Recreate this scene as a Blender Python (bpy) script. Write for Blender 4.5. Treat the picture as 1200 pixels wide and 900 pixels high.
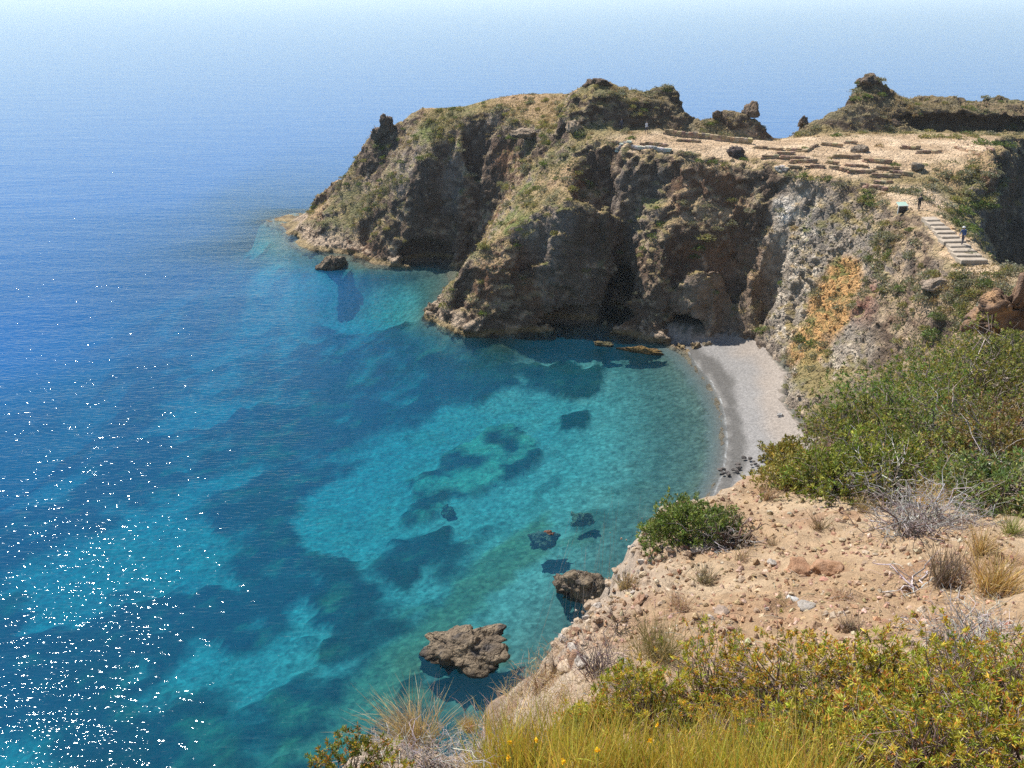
import bpy, math, random
import numpy as np
from mathutils import Vector, Matrix
from mathutils.geometry import delaunay_2d_cdt

random.seed(7)
RNG = np.random.default_rng(7)
scene = bpy.context.scene
COL = scene.collection
for o in list(bpy.data.objects):
    bpy.data.objects.remove(o, do_unlink=True)

# ------------------------------------------------------------------ camera
FPX = 1040.0            # focal length in pixels of the 1200 x 900 photograph
CAM_H = 43.0            # the lens stands 43 m above the sea
PITCH = math.atan(462 / FPX)
cd = bpy.data.cameras.new('camera')
cam = bpy.data.objects.new('camera', cd)
COL.objects.link(cam)
cd.sensor_width = 36.0
cd.lens = 36.0 * FPX / 1200.0
cd.clip_start = 0.1
cd.clip_end = 90000.0
cam.location = (0, 0, CAM_H)
cam.rotation_euler = (math.pi / 2 - PITCH, 0, 0)
scene.camera = cam

# ------------------------------------------------------------------ light
SUN_EL, SUN_AZ = math.radians(53), math.radians(-44)     # azimuth from +Y towards +X
sun_dir = Vector((math.sin(SUN_AZ) * math.cos(SUN_EL), math.cos(SUN_AZ) * math.cos(SUN_EL), math.sin(SUN_EL)))
world = bpy.data.worlds.new('World')
scene.world = world
world.use_nodes = True
wn = world.node_tree
bg = wn.nodes['Background']
sky = wn.nodes.new('ShaderNodeTexSky')
sky.sky_type = 'NISHITA'
sky.sun_disc = False
sky.sun_elevation = SUN_EL
sky.sun_rotation = SUN_AZ
sky.altitude = 40
sky.air_density = 1.0
sky.dust_density = 0.0
sky.ozone_density = 0.7
wn.links.new(sky.outputs[0], bg.inputs[0])
bg.inputs[1].default_value = 0.088
sl = bpy.data.lights.new('sun', 'SUN')
sl.energy = 5.0
sl.angle = math.radians(0.55)
sl.color = (1.0, 0.955, 0.89)
so = bpy.data.objects.new('sun', sl)
COL.objects.link(so)
so.rotation_euler = (-sun_dir).to_track_quat('-Z', 'Y').to_euler()
so.location = sun_dir * 200

vs = scene.view_settings
vs.view_transform = 'Standard'
vs.look = 'None'
vs.exposure = 0.58
vs.gamma = 1.0
vs.use_curve_mapping = False
scene.cycles.max_bounces = 8
scene.cycles.diffuse_bounces = 3
scene.cycles.transparent_max_bounces = 12
scene.cycles.sample_clamp_indirect = 4.0
scene.cycles.volume_bounces = 2
scene.cycles.use_denoising = False
scene.cycles.use_adaptive_sampling = False
scene.cycles.caustics_reflective = False
scene.cycles.caustics_refractive = False

# ------------------------------------------------------------------ pixels to places
def ray(px, py):
    cx, cy = (px - 600) / FPX, (450 - py) / FPX
    return cx, math.cos(PITCH) + cy * math.sin(PITCH), -math.sin(PITCH) + cy * math.cos(PITCH)
def PZ(px, py, z=0.0):
    d = ray(px, py); t = (z - CAM_H) / d[2]
    return (d[0] * t, d[1] * t, z)
def PY(px, py, Y):
    d = ray(px, py); t = Y / d[1]
    return (d[0] * t, Y, CAM_H + d[2] * t)

# ------------------------------------------------------------------ noise
def _h(ix, iy, iz, seed):
    n = (ix.astype(np.uint32) * np.uint32(374761393) + iy.astype(np.uint32) * np.uint32(668265263)
         + iz.astype(np.uint32) * np.uint32(2147483647 - 1274126177) + np.uint32((seed * 974711 + 77) & 0xffffffff))
    n = (n ^ (n >> np.uint32(13))) * np.uint32(1274126177)
    n = (n ^ (n >> np.uint32(15))) * np.uint32(2246822519)
    n = n ^ (n >> np.uint32(16))
    return n.astype(np.float32) * np.float32(2.0 / 4294967295.0) - 1.0
def vnoise(P, scale=1.0, seed=0):
    q = P / scale
    i = np.floor(q).astype(np.int64)
    u = (q - i).astype(np.float32)
    u = u * u * (3 - 2 * u)
    i = i + 100000
    r = 0
    for dx in (0, 1):
        wx = u[:, 0] if dx else 1 - u[:, 0]
        for dy in (0, 1):
            wy = wx * (u[:, 1] if dy else 1 - u[:, 1])
            for dz in (0, 1):
                w = wy * (u[:, 2] if dz else 1 - u[:, 2])
                r = r + w * _h(i[:, 0] + dx, i[:, 1] + dy, i[:, 2] + dz, seed)
    return r
def fbm(P, scale, octs=4, seed=0, gain=0.5):
    r = 0; a = 1.0; t = 0
    for k in range(octs):
        r = r + a * vnoise(P, scale / (2.03 ** k), seed + 17 * k); t += a; a *= gain
    return r / t
def facets(P, cell, seed, stretch=(1, 1, 0.7), tilt=0.55):
    """blocky relief: every 3D cell is a plane of its own height and tilt"""
    q = P * np.array(stretch) / cell
    i0 = np.floor(q).astype(np.int64)
    best = np.full(len(P), 1e9, np.float32); val = np.zeros(len(P), np.float32)
    for dx in (-1, 0, 1):
        for dy in (-1, 0, 1):
            for dz in (-1, 0, 1):
                c = i0 + np.array([dx, dy, dz])
                k = [c[:, a] + 100000 for a in range(3)]
                off = np.stack([0.5 + 0.45 * _h(*k, seed + a) for a in range(3)], 1)
                d = (q - c - off).astype(np.float32)
                dd = (d * d).sum(1)
                m = dd < best
                best = np.where(m, dd, best)
                g = sum(d[:, a] * _h(*k, seed + 11 + a) for a in range(3)) * tilt
                val = np.where(m, 0.5 * _h(*k, seed + 7) + g, val)
    return val
def grid_noise(n, size, cell, seed):
    """value noise on a regular grid, interpolated axis by axis"""
    r = np.random.default_rng(seed)
    dims = [int(s / c) + 3 for s, c in zip(size, cell)]
    a = r.uniform(-1, 1, dims).astype(np.float32)
    for ax in range(3):
        t = np.linspace(0, size[ax] / cell[ax], n[ax])
        i = np.floor(t).astype(int); u = (t - i).astype(np.float32); u = u * u * (3 - 2 * u)
        sh = [1, 1, 1]; sh[ax] = -1
        a = np.take(a, i, ax) * (1 - u).reshape(sh) + np.take(a, i + 1, ax) * u.reshape(sh)
    return a
def sstep(a, b, x):
    t = np.clip((x - a) / (b - a), 0, 1)
    return t * t * (3 - 2 * t)
def blur(a, k):
    for _ in range(3):
        for ax in (0, 1):
            p = np.pad(a, [(k, k) if q == ax else (0, 0) for q in (0, 1)], mode='edge')
            c = np.cumsum(p, axis=ax)
            c = np.concatenate([np.zeros_like(np.take(c, [0], ax)), c], ax)
            n = a.shape[ax]
            a = (np.take(c, np.arange(n) + 2 * k + 1, ax) - np.take(c, np.arange(n), ax)) / (2 * k + 1)
    return a
def in_poly(X, Y, poly):
    ins = np.zeros(X.shape, bool)
    n = len(poly)
    for i in range(n):
        x0, y0 = poly[i][:2]; x1, y1 = poly[(i + 1) % n][:2]
        if y0 == y1: continue
        c = ((y0 > Y) != (y1 > Y)) & (X < (x1 - x0) * (Y - y0) / (y1 - y0) + x0)
        ins ^= c
    return ins

# ------------------------------------------------------------------ mesh helpers
def mesh_np(name, V, F, mat=None, smooth=True, attrs=None, parent=None, link=True, matidx=None):
    """V (n,3); F (m,3) or (m,4) array, or list of such arrays"""
    Fs = F if isinstance(F, list) else [F]
    me = bpy.data.meshes.new(name)
    nf = sum(len(f) for f in Fs); nl = sum(f.size for f in Fs)
    me.vertices.add(len(V)); me.loops.add(nl); me.polygons.add(nf)
    me.vertices.foreach_set('co', np.asarray(V, np.float32).ravel())
    me.loops.foreach_set('vertex_index', np.concatenate([f.ravel() for f in Fs]).astype(np.int32))
    tot = np.concatenate([np.full(len(f), f.shape[1]) for f in Fs])
    st = np.concatenate([[0], np.cumsum(tot)[:-1]])
    me.polygons.foreach_set('loop_start', st.astype(np.int32))
    me.polygons.foreach_set('loop_total', tot.astype(np.int32))
    me.polygons.foreach_set('use_smooth', np.full(nf, smooth))
    for k, a in (attrs or {}).items():
        a = np.asarray(a, np.float32)
        if a.ndim == 1:
            at = me.attributes.new(k, 'FLOAT', 'POINT'); at.data.foreach_set('value', a)
        else:
            at = me.attributes.new(k, 'FLOAT_COLOR', 'POINT')
            if a.shape[1] == 3: a = np.concatenate([a, np.ones((len(a), 1), np.float32)], 1)
            at.data.foreach_set('color', a.ravel())
    me.update(calc_edges=True)
    if mat is not None:
        for m in (mat if isinstance(mat, list) else [mat]): me.materials.append(m)
    if matidx is not None:
        me.polygons.foreach_set('material_index', np.asarray(matidx, np.int32))
    if not link: return me
    ob = bpy.data.objects.new(name, me)
    COL.objects.link(ob)
    if parent is not None: ob.parent = parent
    return ob
def tag(o, label=None, cat=None, group=None, kind=None):
    if label: o['label'] = label
    if cat: o['category'] = cat
    if group: o['group'] = group
    if kind: o['kind'] = kind
    return o
def empty(name, loc=(0, 0, 0), rz=0.0):
    o = bpy.data.objects.new(name, None)
    COL.objects.link(o); o.location = loc; o.rotation_euler = (0, 0, rz)
    o.empty_display_size = 0.2
    return o
def grid_faces(nr, nc):
    i = np.arange(nr * nc).reshape(nr, nc)
    return np.stack([i[:-1, :-1], i[:-1, 1:], i[1:, 1:], i[1:, :-1]], -1).reshape(-1, 4)

# ------------------------------------------------------------------ material helper
class NT:
    def __init__(self, name):
        self.m = bpy.data.materials.new(name); self.m.use_nodes = True
        self.t = self.m.node_tree; self.t.nodes.clear()
        self.out = self.t.nodes.new('ShaderNodeOutputMaterial')
    def n(self, typ, ins=None, **kw):
        nd = self.t.nodes.new('ShaderNode' + typ)
        for k, v in kw.items(): setattr(nd, k, v)
        for k, v in (ins or {}).items(): self.set(nd, k, v)
        return nd
    def set(self, nd, k, v):
        s = nd.inputs[k]
        if isinstance(v, bpy.types.NodeSocket): self.t.links.new(v, s)
        elif isinstance(v, bpy.types.Node): self.t.links.new(v.outputs[0], s)
        else: s.default_value = v
    def math(self, op, a, b=None, c=None, clamp=False):
        nd = self.n('Math', {0: a}, operation=op, use_clamp=clamp)
        if b is not None: self.set(nd, 1, b)
        if c is not None: self.set(nd, 2, c)
        return nd.outputs[0]
    def mix(self, f, a, b, bt='MIX'):
        nd = self.n('Mix', data_type='RGBA', blend_type=bt)
        self.set(nd, 0, f); self.set(nd, 6, a); self.set(nd, 7, b)
        return nd.outputs[2]
    def noise(self, scale, detail=4, rough=0.55, vec=None, dist=0.0):
        nd = self.n('TexNoise', {'Scale': scale, 'Detail': detail, 'Roughness': rough, 'Distortion': dist})
        if vec is not None: self.set(nd, 'Vector', vec)
        return nd
    def ramp(self, f, stops):
        nd = self.n('ValToRGB', {0: f})
        el = nd.color_ramp.elements
        while len(el) < len(stops): el.new(0.5)
        for e, (p, c) in zip(el, stops):
            e.position = p; e.color = (c, c, c, 1) if isinstance(c, (int, float)) else (*c[:3], 1)
        return nd.outputs[0]
    def attr(self, name):
        return self.n('Attribute', attribute_name=name)
    def pos(self):
        return self.n('NewGeometry').outputs['Position']
    def finish(self, shader):
        self.t.links.new(shader.outputs[0] if isinstance(shader, bpy.types.Node) else shader, self.out.inputs[0])
        return self.m
def rgba(c): return (c[0], c[1], c[2], 1.0)

# ------------------------------------------------------------------ the lie of the land
# near hill: ground height under and in front of the lens (profile by distance, rising to the right)
HP_Y = np.array([-20, 0, 2, 4, 6, 8, 11, 14, 18, 22, 26, 32, 40, 50, 60])
HP_Z = CAM_H + np.array([3, -1.75, -2.95, -4.2, -5.3, -6.3, -7.6, -8.7, -10.1, -11.3, -12.6, -15, -20, -27, -32.0])
def hill_plane(x, y):
    base = np.interp(y, HP_Y, HP_Z)
    tilt = 0.10 + 0.07 * sstep(8, 24, y)
    xx = np.clip(x, -8, 30)
    return base + tilt * (xx - 0.3 * y) - 0.004 * np.maximum(0, 0.3 * y - xx) ** 2
def hit_hill(px, py, f=hill_plane):
    d = ray(px, py); lo = 0.5
    for t in np.arange(0.5, 60, 0.02):
        if CAM_H + d[2] * t <= f(np.array([d[0] * t]), np.array([d[1] * t]))[0]:
            return (d[0] * t, d[1] * t, CAM_H + d[2] * t)
    return (d[0] * 40, d[1] * 40, 0)
EDGE_PX = [(240, 960), (330, 912), (390, 893), (445, 868), (520, 848), (572, 834), (612, 788), (642, 748), (662, 724), (700, 692), (728, 664),
           (748, 632), (752, 606), (790, 588), (850, 566), (880, 552), (905, 543)]
EDGE = [hit_hill(*p) for p in EDGE_PX]
EDGE = [(-6.0, -12.0, 40), (-3.0, 0.5, 40)] + EDGE + [(15.0, 26.0, 30), (20.0, 34.0, 25), (26, 46, 18), (30, 58, 12)]
EA = np.array([(e[0], e[1]) for e in EDGE])
def edge_sd(x, y):
    """signed distance to the hill's seaward edge; positive outside, over the water"""
    best = np.full(x.shape, 1e9); sgn = np.ones(x.shape)
    for a, b in zip(EA[:-1], EA[1:]):
        d = b - a; L2 = d @ d
        t = np.clip(((x - a[0]) * d[0] + (y - a[1]) * d[1]) / L2, 0, 1)
        dx, dy = x - a[0] - t * d[0], y - a[1] - t * d[1]
        dd = np.hypot(dx, dy)
        c = d[0] * (y - a[1]) - d[1] * (x - a[0])
        m = dd < best
        best = np.where(m, dd, best); sgn = np.where(m, np.where(c > 0, 1, -1), sgn)
    return best * sgn

# breaklines of the far land; each point (px, py, 'z', value) or (px, py, 'y', value) or plain (x, y, z)
L = []
def line(*pts):
    out = []
    for q in pts:
        if len(q) == 3: out.append(q)
        elif q[2] == 'z': out.append(PZ(q[0], q[1], q[3]))
        else: out.append(PY(q[0], q[1], q[3]))
    L.append(out)
    return out
Z, Y = 'z', 'y'
# waterline of the cape, the two headlands and the beach
coast = line((360, 246, Z, 0), (345, 257, Z, 0), (330, 267, Z, 0), (337, 279, Z, 0), (350, 289, Z, 0), (365, 293, Z, 0), (395, 297, Z, 0), (428, 301, Z, 0), (440, 311, Z, 0),
     (480, 314, Z, 0), (527, 312, Z, 0), (560, 318, Z, 0), (540, 338, Z, 0), (520, 352, Z, 0), (497, 362, Z, 0), (500, 374, Z, 0), (530, 389, Z, 0), (545, 395, Z, 0),
     (580, 394, Z, 0), (620, 389, Z, 0), (655, 383, Z, 0), (692, 378, Z, 0), (722, 371, Z, 0), (731, 382, Z, 0), (745, 391, Z, 0), (780, 399, Z, 0), (805, 410, Z, 0),
     (818, 430, Z, 0), (836, 452, Z, 0), (846, 474, Z, 0), (850, 494, Z, 0), (851, 516, Z, 0), (850, 534, Z, 0), (846, 556, Z, 0), (830, 590, Z, 0))
beachtop = line((812, 403, Z, .4), (832, 398, Z, .9), (842, 391, Z, 1.0), (866, 388, Z, 1.1), (884, 404, Z, 1.3), (904, 420, Z, 1.3), (918, 438, Z, 1.4), (912, 455, Z, 1.4), (916, 472, Z, 1.6), (930, 490, Z, 1.8), (936, 515, Z, 1.6), (925, 545, Z, 1.2))
L[-1] = L[-1][:]
# foot of the cape: rocks just above the water
line((350, 262, Y, 174), (343, 271, Y, 168), (352, 280, Y, 163), (368, 283, Y, 158), (398, 281, Y, 156), (425, 290, Y, 152.5), (445, 296, Y, 148.5), (478, 292, Y, 148.5), (525, 292, Y, 149))
# cape skyline and pinnacle
askyl = line((350, 254, Y, 176), (362, 247, Y, 176), (382, 236, Y, 174), (405, 219, Y, 171), (415, 204, Y, 169), (418, 183, Y, 168), (432, 160, Y, 166), (444, 151, Y, 165), (458, 150, Y, 164.5), (470, 142, Y, 164), (482, 130, Y, 163), (497, 123, Y, 161.5), (520, 124, Y, 160), (545, 123, Y, 159), (572, 115, Y, 157), (607, 109, Y, 155), (640, 108, Y, 153), (668, 108, Y, 149))
# edge between the grassy slope and the shaded face of the first headland
aridge = line((398, 268, Y, 157.5), (420, 262, Y, 155.5), (452, 246, Y, 152.5), (472, 232, Y, 151), (482, 214, Y, 150.5), (494, 196, Y, 150), (512, 180, Y, 150), (537, 165, Y, 150), (547, 147, Y, 149.5), (577, 145, Y, 147.5), (604, 143, Y, 144.5), (620, 150, Y, 141))
# mid slope of the cape
line((430, 225, Y, 162), (460, 190, Y, 159), (490, 155, Y, 156), (540, 136, Y, 154), (600, 125, Y, 149.5), (650, 128, Y, 144), (664, 142, Y, 138))
# foot of shaded face, first headland (steep)
line((455, 285, Y, 149.2), (480, 270, Y, 149), (515, 245, Y, 150), (550, 262, Y, 149.5), (566, 235, Y, 148), (590, 200, Y, 145), (612, 172, Y, 141))
# second headland: crest from tip up to the plateau edge
crest = line((503, 357, Y, 123), (516, 350, Y, 121), (527, 340, Y, 119.5), (531, 322, Y, 119), (545, 302, Y, 119), (570, 287, Y, 119), (603, 272, Y, 119), (640, 250, Y, 119), (672, 222, Y, 119.5), (697, 196, Y, 119.5), (712, 186, Y, 119))
# left flank of second headland (seen against the first)
bflank = line((556, 300, Y, 125), (566, 283, Y, 126), (585, 258, Y, 128), (604, 228, Y, 131), (628, 196, Y, 133), (648, 172, Y, 134))
line((612, 250, Y, 123.5), (645, 214, Y, 126), (675, 185, Y, 127), (690, 168, Y, 128))
# face of second headland, a little in front of crest: bulging
line((528, 372, Y, 117.5), (560, 340, Y, 116.5), (600, 310, Y, 116.5), (650, 285, Y, 117), (690, 250, Y, 118))
# alcove under the plateau
line((712, 330, Y, 121.5), (725, 280, Y, 122), (740, 235, Y, 122.2), (770, 215, Y, 121.8), (796, 200, Y, 120))
line((712, 190, Y, 120), (740, 186, Y, 122.6), (770, 186, Y, 122.3), (797, 189, Y, 120.6))
# plateau edge
plat = line((712, 184, Y, 120.5), (740, 180, Y, 123.3), (770, 181, Y, 122.8), (800, 184, Y, 121), (830, 189, Y, 119.6), (860, 194, Y, 118.2), (903, 196, Y, 116.2), (950, 203, Y, 111), (990, 211, Y, 108), (1004, 220, Y, 106))
# third buttress: rock under the plateau edge and the green ledge
line((801, 200, Y, 119.6), (830, 205, Y, 118.6), (865, 212, Y, 117.4), (905, 212, Y, 115.4))
line((797, 232, Y, 118.6), (830, 248, Y, 117.6), (868, 240, Y, 117), (903, 225, Y, 115))
line((762, 282, Y, 116.4), (790, 262, Y, 116.2), (825, 266, Y, 115.6), (870, 254, Y, 115), (905, 238, Y, 113.4))
line((738, 350, Y, 115.9), (746, 315, Y, 114.2), (775, 300, Y, 112.8), (815, 302, Y, 111.9), (850, 294, Y, 111.5), (885, 267, Y, 111.2), (907, 248, Y, 110.8))
# its shaded face foot
line((745, 384, Y, 114.2), (775, 375, Y, 112.4), (800, 380, Y, 113.8), (820, 375, Y, 112.4), (848, 362, Y, 113.4), (872, 375, Y, 112.2), (892, 385, Y, 110.5), (906, 398, Y, 108.8))
line((906, 360, Y, 109.6), (908, 320, Y, 110.2), (909, 285, Y, 110.5))
# lit cliff over the beach
line((916, 412, Z, 3.0), (930, 432, Z, 3.8), (936, 452, Z, 4.0), (950, 468, Z, 4.2), (985, 478, Z, 4.5))
line((930, 250, Y, 110), (925, 300, Y, 108), (940, 350, Y, 103), (958, 400, Y, 95.5), (985, 435, Y, 87.5))
line((965, 230, Y, 109), (960, 280, Y, 106), (978, 330, Y, 100), (992, 380, Y, 92.5), (1015, 425, Y, 84.5))
dcrest = line((1000, 228, Y, 106), (1012, 250, Y, 103), (1022, 285, Y, 98), (1012, 322, Y, 95), (1010, 355, Y, 91), (1020, 395, Y, 85.5), (1050, 422, Y, 79), (1075, 440, Y, 73.5))
# path terrace, stairs and the slope in front of them
stairl = line((1030, 225, Y, 104), (1052, 240, Y, 98), (1075, 249, Y, 93.5), (1088, 260, Y, 89.5), (1103, 277, Y, 86), (1119, 291, Y, 83), (1140, 305, Y, 80), (1165, 309, Y, 78.5), (1215, 313, Y, 76))
line((1094, 247, Y, 93.7), (1106, 257, Y, 89.6), (1122, 273, Y, 86), (1140, 287, Y, 83), (1162, 301, Y, 79.8))
line((1040, 280, Y, 95), (1060, 300, Y, 89), (1085, 310, Y, 83), (1120, 330, Y, 78.5), (1180, 345, Y, 73))
line((1030, 330, Y, 90.5), (1060, 350, Y, 84), (1090, 365, Y, 78), (1150, 385, Y, 71))
elow = line((1050, 395, Y, 81), (1090, 410, Y, 75), (1150, 430, Y, 66))
# terraces and field
line((905, 180, Y, 119), (960, 185, Y, 116), (1010, 192, Y, 113), (1050, 205, Y, 109), (1080, 225, Y, 103))
line((720, 165, Y, 128), (800, 170, Y, 124), (880, 172, Y, 123), (950, 172, Y, 121), (1020, 176, Y, 119), (1080, 190, Y, 112))
line((690, 154, Y, 132), (756, 153, Y, 131), (800, 158, Y, 130), (870, 163, Y, 128), (920, 165, Y, 128), (960, 160, Y, 128), (1060, 160, Y, 127), (1130, 158, Y, 127), (1180, 160, Y, 126))
line((1090, 190, Y, 111), (1140, 184, Y, 112), (1170, 182, Y, 112), (1184, 184, Y, 110))
# buttress right of the stairs, with its shaded right side
line((1095, 205, Y, 108), (1140, 200, Y, 107.5), (1170, 198, Y, 107), (1174, 190, Y, 107))
line((1110, 245, Y, 100), (1140, 240, Y, 103), (1165, 250, Y, 104), (1174, 240, Y, 105))
line((1140, 280, Y, 90), (1160, 290, Y, 97), (1174, 300, Y, 102))
line((53, 80, 11), (56, 92, 5), (57.6, 101, 0), (59.8, 108, 0), (66.5, 117, 0), (72.5, 126, 0), (95, 130, 0), (118, 132, 0))
line((59.2, 111, 24.5), (64, 118, 24.3), (71, 127, 24), (95, 132.5, 24), (118, 135, 24))
line((49, 70, 19), (53, 62, 17), (58, 70, 0), (57, 84, 0), (62, 50, 0))
# crags at the back: M1, M2, gap, M3 (foot, upper edge, skyline, then the drop to the open sea)
line((665, 152, Y, 134), (692, 150, Y, 133.2), (730, 150, Y, 133), (770, 152, Y, 133), (803, 158, Y, 132.5))
line((668, 120, Y, 136), (690, 117, Y, 134.6), (720, 114, Y, 134.4), (757, 119, Y, 134.4), (785, 126, Y, 134.4), (806, 150, Y, 134))
line((672, 107, Y, 141), (688, 98, Y, 140), (703, 93, Y, 140), (720, 97, Y, 140), (740, 101, Y, 140), (770, 103, Y, 139), (790, 108, Y, 138), (800, 120, Y, 137), (812, 148, Y, 136))
line((815, 163, Y, 131), (850, 166, Y, 130.5), (890, 167, Y, 130.5), (903, 170, Y, 130.5))
line((818, 143, Y, 134), (835, 138, Y, 133.5), (858, 133, Y, 133.5), (875, 134, Y, 133.3), (893, 142, Y, 133), (903, 156, Y, 132.5), (916, 160, Y, 132.5), (926, 156, Y, 132.5), (940, 142, Y, 133), (955, 151, Y, 133), (972, 134, Y, 134), (992, 116, Y, 136), (1006, 103, Y, 137), (1011, 92, Y, 138), (1019, 88, Y, 138.5), (1031, 96, Y, 139), (1046, 106, Y, 140), (1062, 111, Y, 141), (1100, 115, Y, 142), (1140, 113, Y, 142), (1200, 112, Y, 142), (1250, 112, Y, 142))
line((945, 161, Y, 130), (965, 158, Y, 130), (990, 157, Y, 130), (1020, 156, Y, 131), (1060, 156, Y, 131.5), (1110, 155, Y, 132), (1190, 156, Y, 132), (1250, 156, Y, 134))
line((965, 148, Y, 131.2), (990, 132, Y, 132.2), (1018, 122, Y, 133), (1046, 126, Y, 133.6), (1085, 132, Y, 134.2), (1130, 128, Y, 134.5), (1190, 130, Y, 134.5), (1250, 130, Y, 134.5))
back = line((-52, 178, 0), (-47, 186, 0), (-36, 184, 0), (-24, 183, 0), (-12, 177, 0), (2, 171, 0), (14, 162, 0), (26, 151, 0), (36, 143, 0), (44, 141, 0), (52, 149, 0), (66, 156, 0), (84, 157, 0), (104, 157, 0), (118, 157, 0))
line((-38, 176, 8), (-26, 175, 15), (-12, 169, 18), (2, 162, 21), (14, 154, 22), (26, 144, 18), (36, 138, 12), (46, 137, 12), (54, 144, 22), (68, 148, 21), (90, 148, 21), (118, 148, 21))
beach_poly = [q[:2] for q in coast[25:]] + [(20.0, 68.0), (26.0, 70.0), (34.0, 74.0)] + [(q[0] + 2.5, q[1] + 1) for q in beachtop[::-1]]
# sea floor
def seapts(*pts):
    for (px, py, z) in pts: L.append([PZ(px, py, z)])
seapts((392, 322, -2.0), (405, 335, -2.4), (375, 318, -2.4), (541, 790, -1.9), (575, 800, -1.8), (700, 720, -1.5), (665, 715, -1.8), (790, 430, -1.0), (805, 460, -1.2), (815, 490, -1.3), (818, 520, -1.3), (810, 550, -1.5), (790, 590, -1.8), (760, 470, -2.2), (750, 520, -2.4), (740, 570, -2.6), (700, 600, -3.0), (680, 640, -2.6), (640, 700, -2.6), (580, 790, -2.6),
       (700, 480, -3.2), (690, 420, -3.4), (640, 430, -3.6), (740, 430, -2.2), (650, 520, -4.0), (600, 560, -4.6), (600, 500, -4.6), (500, 600, -5.2), (560, 640, -4.4), (480, 700, -4.6), (420, 800, -4.4), (520, 440, -5.0), (540, 405, -3.5), (620, 402, -3.2), (690, 392, -2.8),
       (480, 390, -4.0), (470, 345, -3.6), (500, 330, -3.2), (430, 330, -5), (420, 500, -7.0), (350, 600, -6.6), (380, 440, -8.5), (300, 700, -6.2), (200, 640, -7.5), (120, 680, -8.0), (200, 800, -6.4), (100, 860, -7.0), (300, 880, -5.0), (-100, 800, -9), (400, 380, -9), (300, 400, -11), (200, 500, -10.5), (60, 560, -11), (-150, 560, -14), (-100, 420, -20),
       (350, 320, -7), (300, 300, -7.5), (310, 270, -4.5), (280, 300, -10), (240, 330, -14), (150, 400, -15), (270, 262, -7.0), (330, 250, -3.2), (340, 240, -6), (230, 270, -15), (100, 330, -22), (-100, 330, -30))
for p_ in [(-75, 195, -22), (-60, 175, -14), (-55, 192, -14), (-35, 192, -14), (-10, 186, -14), (5, 181, -14), (30, 162, -14), (44, 150, -8), (70, 168, -14), (118, 166, -14),
           (-75, 100, -26), (-75, 60, -15), (-75, 30, -10), (-40, 25, -7.5), (-20, 26, -4), (64, 101, -3), (70, 110, -5), (80, 122, -6), (64, 80, -5), (70, 60, -5), (90, 108, -9), (118, 110, -12), (118, 60, -12), (90, 30, -6), (118, 20, -12), (118, 190, -30), (0, 195, -30), (-75, 198, -30), (-75, 20, -10), (60, 20, 20), (40, 30, 29), (30, 20, 34), (40, 20, 34), (45, 45, 26)]:
    L.append([p_])
# the near hill, so that the gully ties in
for yy in (22, 28, 34, 42, 50, 58):
    for xx in (14, 18, 24, 30, 36):
        e_ = edge_sd(np.array([float(xx)]), np.array([float(yy)]))[0]
        if e_ < -1.0:
            L.append([(xx, yy, float(hill_plane(np.array([float(xx)]), np.array([float(yy)]))[0] + 0.12 * max(0, xx - 20)))])
for q in ((2, 20, -2.5), (6, 34, -2), (12, 44, -1.5), (16, 54, -1), (20, 66, -0.6), (25, 72, 1.5), (28.5, 76, 1.6), (0, 40, -2.6), (33, 80, 2.4), (33, 70, 8), (31, 64, 10)):
    L.append([q])

def build_tin():
    vs_, es_, zz = [], [], []
    for ln in L:
        i0 = len(vs_)
        for k, q in enumerate(ln):
            vs_.append(Vector((q[0], q[1]))); zz.append(q[2])
            if k: es_.append((i0 + k - 1, i0 + k))
    r = delaunay_2d_cdt(vs_, es_, [], 0, 1e-3)
    V2 = np.array([(v.x, v.y) for v in r[0]])
    Zv = np.zeros(len(V2))
    for i, orig in enumerate(r[3]):
        if orig: Zv[i] = np.mean([zz[k] for k in orig]); continue
        zs_ = []                                  # where two lines cross in plan: the mean of both
        for a, b in es_:
            A, B_ = np.array(vs_[a]), np.array(vs_[b]); d = B_ - A
            tt = float((V2[i] - A) @ d / max(d @ d, 1e-9))
            if -0.01 <= tt <= 1.01 and np.linalg.norm(A + tt * d - V2[i]) < 0.01:
                zs_.append(zz[a] + tt * (zz[b] - zz[a]))
        Zv[i] = np.mean(zs_) if zs_ else 0.0
        print('crossing at', V2[i].round(1), [round(q, 1) for q in zs_])
    T = np.array([list(t) for t in r[2] if len(t) == 3])
    return V2, Zv, T
TX0, TY0, TS = -76.0, 19.0, 0.5
TNX, TNY = int((118.5 + 76) / TS) + 1, int((198.5 - 19) / TS) + 1
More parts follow.
